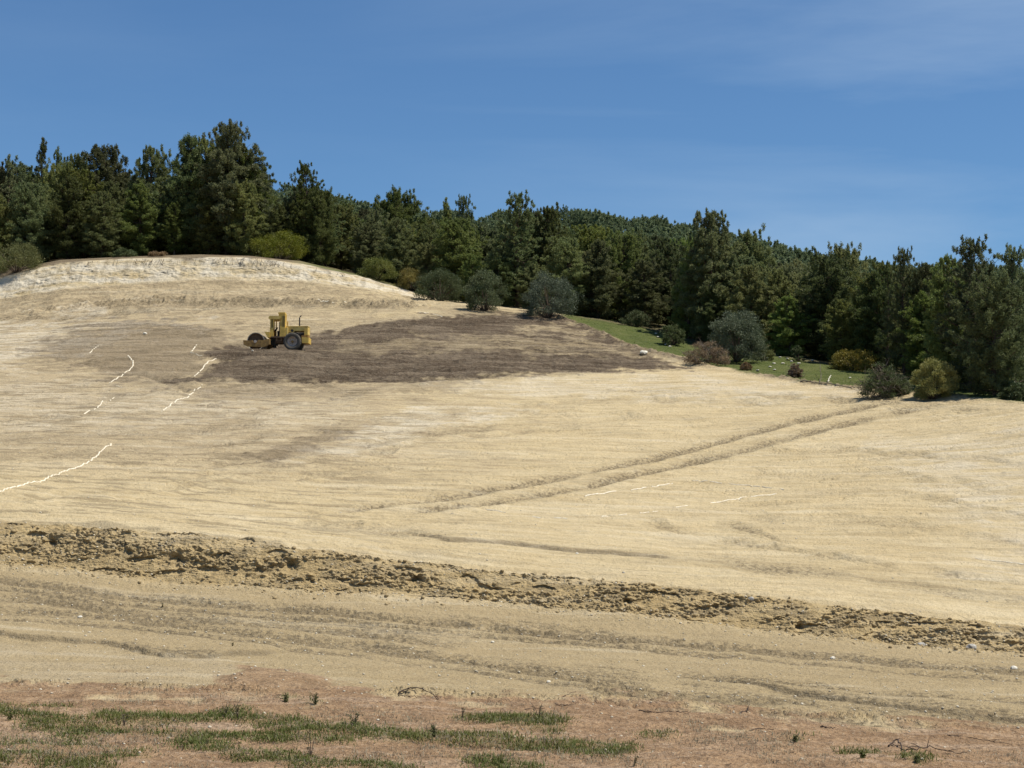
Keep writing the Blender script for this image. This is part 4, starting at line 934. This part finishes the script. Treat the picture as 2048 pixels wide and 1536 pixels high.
Hh = lambda Y_: (890 - Y_) / 176
dcx, dcz, drr = T(590), .79, .79
drum = part('drum', lambda bm: lathe(bm, [(drr - .05, .80), (drr - .05, 1.02), (drr, 1.04), (drr, -1.04), (drr - .05, -1.02), (drr - .05, -.80)], dcx, dcz, 64), M_steel, bv=0, smooth=False)
part('drum_web', lambda bm: (lathe(bm, [(.001, -.78), (drr - .045, -.78)], dcx, dcz, 40), lathe(bm, [(.001, .78), (drr - .045, .78)], dcx, dcz, 40)), M_brown, drum, 0)
part('hub', lambda bm: (cyl(bm, (dcx, -1.16, dcz - .05), (dcx, -.78, dcz - .05), .20, 20), cyl(bm, (dcx, .78, dcz - .05), (dcx, 1.16, dcz - .05), .20, 20)), M_brown, drum, 0)
fr = [(T(398), Hh(735)), (T(500), Hh(742)), (T(545), Hh(735)), (T(560), Hh(765)), (T(620), Hh(765)), (T(640), Hh(730)), (T(700), Hh(738)), (T(815), Hh(712)), (T(820), Hh(800)), (T(730), Hh(845)), (T(480), Hh(836)), (T(410), Hh(800))]
frame = part('drum_frame', lambda bm: (prism(bm, fr, -1.25, -1.12), prism(bm, fr, 1.12, 1.25), box(bm, T(400), T(440), -1.11, 1.11, Hh(800), Hh(745)), box(bm, T(770), T(818), -1.11, 1.11, Hh(800), Hh(715))), M_rust)
part('scraper', lambda bm: (prism(bm, [(T(725), Hh(600)), (T(800), Hh(600)), (T(815), Hh(690)), (T(775), Hh(690))], -1.0, 1.0),), M_y, frame)
part('bearing_cap', lambda bm: cyl(bm, (dcx, -1.30, dcz - .03), (dcx, -1.20, dcz - .03), .13, 18), M_rim, frame, .01)
part('articulation_joint', lambda bm: (box(bm, T(815), T(905), -.35, .35, Hh(800), Hh(690)), cyl(bm, (T(860), 0, .3), (T(860), 0, 1.25), .16), cyl(bm, (T(800), -.55, .72), (T(960), -.45, .80), .06), cyl(bm, (T(800), .55, .72), (T(960), .45, .80), .06), cyl(bm, (T(840), -.62, .5), (T(850), -.62, 1.15), .035), cyl(bm, (T(885), -.7, .45), (T(880), -.7, 1.15), .03)), M_black, bv=.008)
part('chassis', lambda bm: (box(bm, T(880), T(1340), -.62, .62, Hh(775), Hh(690)), box(bm, T(820), T(1060), -.95, .95, Hh(694), Hh(672))), M_brown)
cab = part('cab', lambda bm: (prism(bm, [(T(962), Hh(672)), (T(1048), Hh(672)), (T(1048), Hh(520)), (T(968), Hh(520))], -.92, -.84), prism(bm, [(T(962), Hh(672)), (T(1048), Hh(672)), (T(1048), Hh(520)), (T(968), Hh(520))], .84, .92),
     prism(bm, [(T(812), Hh(675)), (T(868), Hh(675)), (T(860), Hh(545)), (T(812), Hh(540))], -.92, -.84), prism(bm, [(T(812), Hh(675)), (T(868), Hh(675)), (T(860), Hh(545)), (T(812), Hh(540))], .84, .92),
     box(bm, T(806), T(822), -.83, .83, Hh(675), Hh(530)), box(bm, T(1030), T(1048), -.83, .83, Hh(675), Hh(522)), box(bm, T(1030), T(1046), .80, .90, Hh(522), Hh(400))), M_y)
part('floor_plate', lambda bm: box(bm, T(824), T(1028), -.83, .83, Hh(676), Hh(662)), M_brown, cab, 0)
part('roof', lambda bm: prism(bm, [(T(800), Hh(400)), (T(972), Hh(400)), (T(972), Hh(358)), (T(930), Hh(350)), (T(820), Hh(347)), (T(795), Hh(352)), (T(784), Hh(372)), (T(790), Hh(392))], -.98, .98), M_y2, cab, .03)
def posts(bm):
    for yy in (-.90, .82):
        for a, b2 in ((812, 832), (850, 866), (966, 980)): box(bm, T(a), T(b2), yy, yy + .08, Hh(545 if a < 960 else 522), Hh(402))
        box(bm, T(812), T(866), yy + .01, yy + .07, Hh(548), Hh(538))
part('cab_posts', posts, M_y, cab, .006)
part('air_housing', lambda bm: (prism(bm, [(T(985), Hh(520)), (T(1048), Hh(520)), (T(1052), Hh(310)), (T(944), Hh(318)), (T(944), Hh(372)), (T(985), Hh(380))], -.9, -.80), prism(bm, [(T(985), Hh(520)), (T(1048), Hh(520)), (T(1052), Hh(310)), (T(944), Hh(318)), (T(944), Hh(372)), (T(985), Hh(380))], -.22, -.12),
     box(bm, T(938), T(1044), -.95, -.08, Hh(315), Hh(290)), box(bm, T(985), T(1000), -.79, -.24, Hh(520), Hh(316)), box(bm, T(1036), T(1046), -.79, -.24, Hh(520), Hh(316))), M_y, cab, .015)
part('grille', lambda bm: [box(bm, T(1002), T(1044), -.925, -.903, Hh(515 - k * 17), Hh(507 - k * 17)) for k in range(10)], M_black, cab, 0)
part('side_window', lambda bm: box(bm, T(833), T(849), -.88, -.86, Hh(536), Hh(404)), M_black, cab, 0)
seat = part('seat', lambda bm: (box(bm, T(905), T(958), -.30, .30, Hh(600), Hh(572)), box(bm, T(935), T(958), -.30, .30, Hh(572), Hh(430))), M_black, cab, .03)
part('seat_pedestal', lambda bm: box(bm, T(905), T(950), -.25, .25, Hh(662), Hh(600)), M_black, cab, .02)
part('steering_wheel', lambda bm: (cyl(bm, (T(868), 0, Hh(650)), (T(885), 0, Hh(545)), .03), cyl(bm, (T(875), 0, Hh(540)), (T(886), 0, Hh(548)), .22, 20)), M_black, cab, 0)
hood = part('engine_hood', lambda bm: (prism(bm, [(T(1050), Hh(600)), (T(1178), Hh(605)), (T(1185), Hh(578)), (T(1340), Hh(580)), (T(1345), Hh(640)), (T(1402), Hh(640)), (T(1402), Hh(545)), (T(1400), Hh(520)), (T(1250), Hh(503)), (T(1050), Hh(505))], -.60, .60),
     box(bm, T(1050), T(1090), -.88, -.605, Hh(680), Hh(530))), M_y2, bv=.03)
part('hood_lip', lambda bm: box(bm, T(1060), T(1404), -.64, .64, Hh(512), Hh(502)), M_y2, hood, .01)
part('engine', lambda bm: (box(bm, T(1100), T(1335), -.50, .50, Hh(690), Hh(600)), cyl(bm, (T(1150), -.62, Hh(575)), (T(1150), -.5, Hh(575)), .13), cyl(bm, (T(1200), -.58, Hh(640)), (T(1320), -.58, Hh(620)), .05), cyl(bm, (T(1230), -.56, Hh(610)), (T(1290), -.56, Hh(650)), .06)), M_black, bv=.01)
def exh(bm):
    v, f = tube([[T(1256), -.2, Hh(515)], [T(1256), -.2, Hh(365)], [T(1262), -.2, Hh(345)], [T(1284), -.2, Hh(330)]], [.062, .062, .058, .055], 14); vs = [bm.verts.new(c0) for c0 in v]
    for q_ in f: bm.faces.new([vs[i] for i in q_])
part('exhaust_pipe', exh, M_black, bv=0, smooth=True)
part('rear_panel', lambda bm: box(bm, T(1344), T(1398), -.66, .66, Hh(648), Hh(548)), M_y, bv=.02)
part('rear_ballast', lambda bm: (prism(bm, [(T(1312), Hh(775)), (T(1415), Hh(775)), (T(1418), Hh(685)), (T(1305), Hh(680))], -.80, .80),), M_y, bv=.03)
part('rear_bracket', lambda bm: (box(bm, T(1300), T(1402), -.74, .74, Hh(678), Hh(655)), box(bm, T(1310), T(1340), -.5, .5, Hh(654), Hh(646))), M_rust, bv=.01)
part('side_step', lambda bm: (box(bm, T(905), T(1000), -1.0, -.8, Hh(745), Hh(738)), box(bm, T(910), T(918), -.98, -.94, Hh(745), Hh(690)), box(bm, T(985), T(993), -.98, -.94, Hh(745), Hh(690))), M_brown, bv=.004)
for sgn in (-1, 1):
    wl = empty('wheel', (0, 0, 0)); wl.parent = R_; wy = .82 * sgn
    prof = [(.44, -.22), (.50, -.26), (.62, -.30), (.72, -.29), (.775, -.22), (.785, 0), (.775, .22), (.72, .29), (.62, .30), (.50, .26), (.44, .22)]
    def ty(bm):
        lathe(bm, prof, TX, .785, 56, wy)
        for k in range(22):
            a = 2 * math.pi * k / 22
            for sg in (-1, 1):
                c0 = Vector((TX + .775 * math.cos(a + .06 * sg), wy + sg * .12, .785 + .775 * math.sin(a + .06 * sg))); r = bmesh.ops.create_cube(bm, size=1)['verts']
                Rm = Matrix.Rotation(-a, 4, 'Y') @ Matrix.Rotation(sg * .5, 4, 'X')
                for v in r: v.co = c0 + Rm @ Vector((v.co.x * .05, v.co.y * .26, v.co.z * .07))
    part('tyre', ty, M_tyre, wl, 0, False)
    oy = wy + sgn * .0
    part('rim', lambda bm: lathe(bm, [(.44, -.22), (.41, -.20), (.37, -.12), (.34, -.02), (.20, 0.0), (.001, 0.0)] if sgn < 0 else [(.44, .22), (.41, .20), (.37, .12), (.34, .02), (.20, 0), (.001, 0)], TX, .785, 40, wy), M_rim, wl, 0, False)
    part('wheel_hub', lambda bm: (cyl(bm, (TX, wy, .785), (TX, wy + sgn * .16, .785), .12, 18), [cyl(bm, (TX + .24 * math.cos(k * .785), wy, .785 + .24 * math.sin(k * .785)), (TX + .24 * math.cos(k * .785), wy + sgn * .05, .785 + .24 * math.sin(k * .785)), .025, 6) for k in range(8)]), M_rust, wl, 0)
part('axle', lambda bm: cyl(bm, (TX, -.8, .785), (TX, .8, .785), .12), M_black, bv=0)
print('done')

print('end')
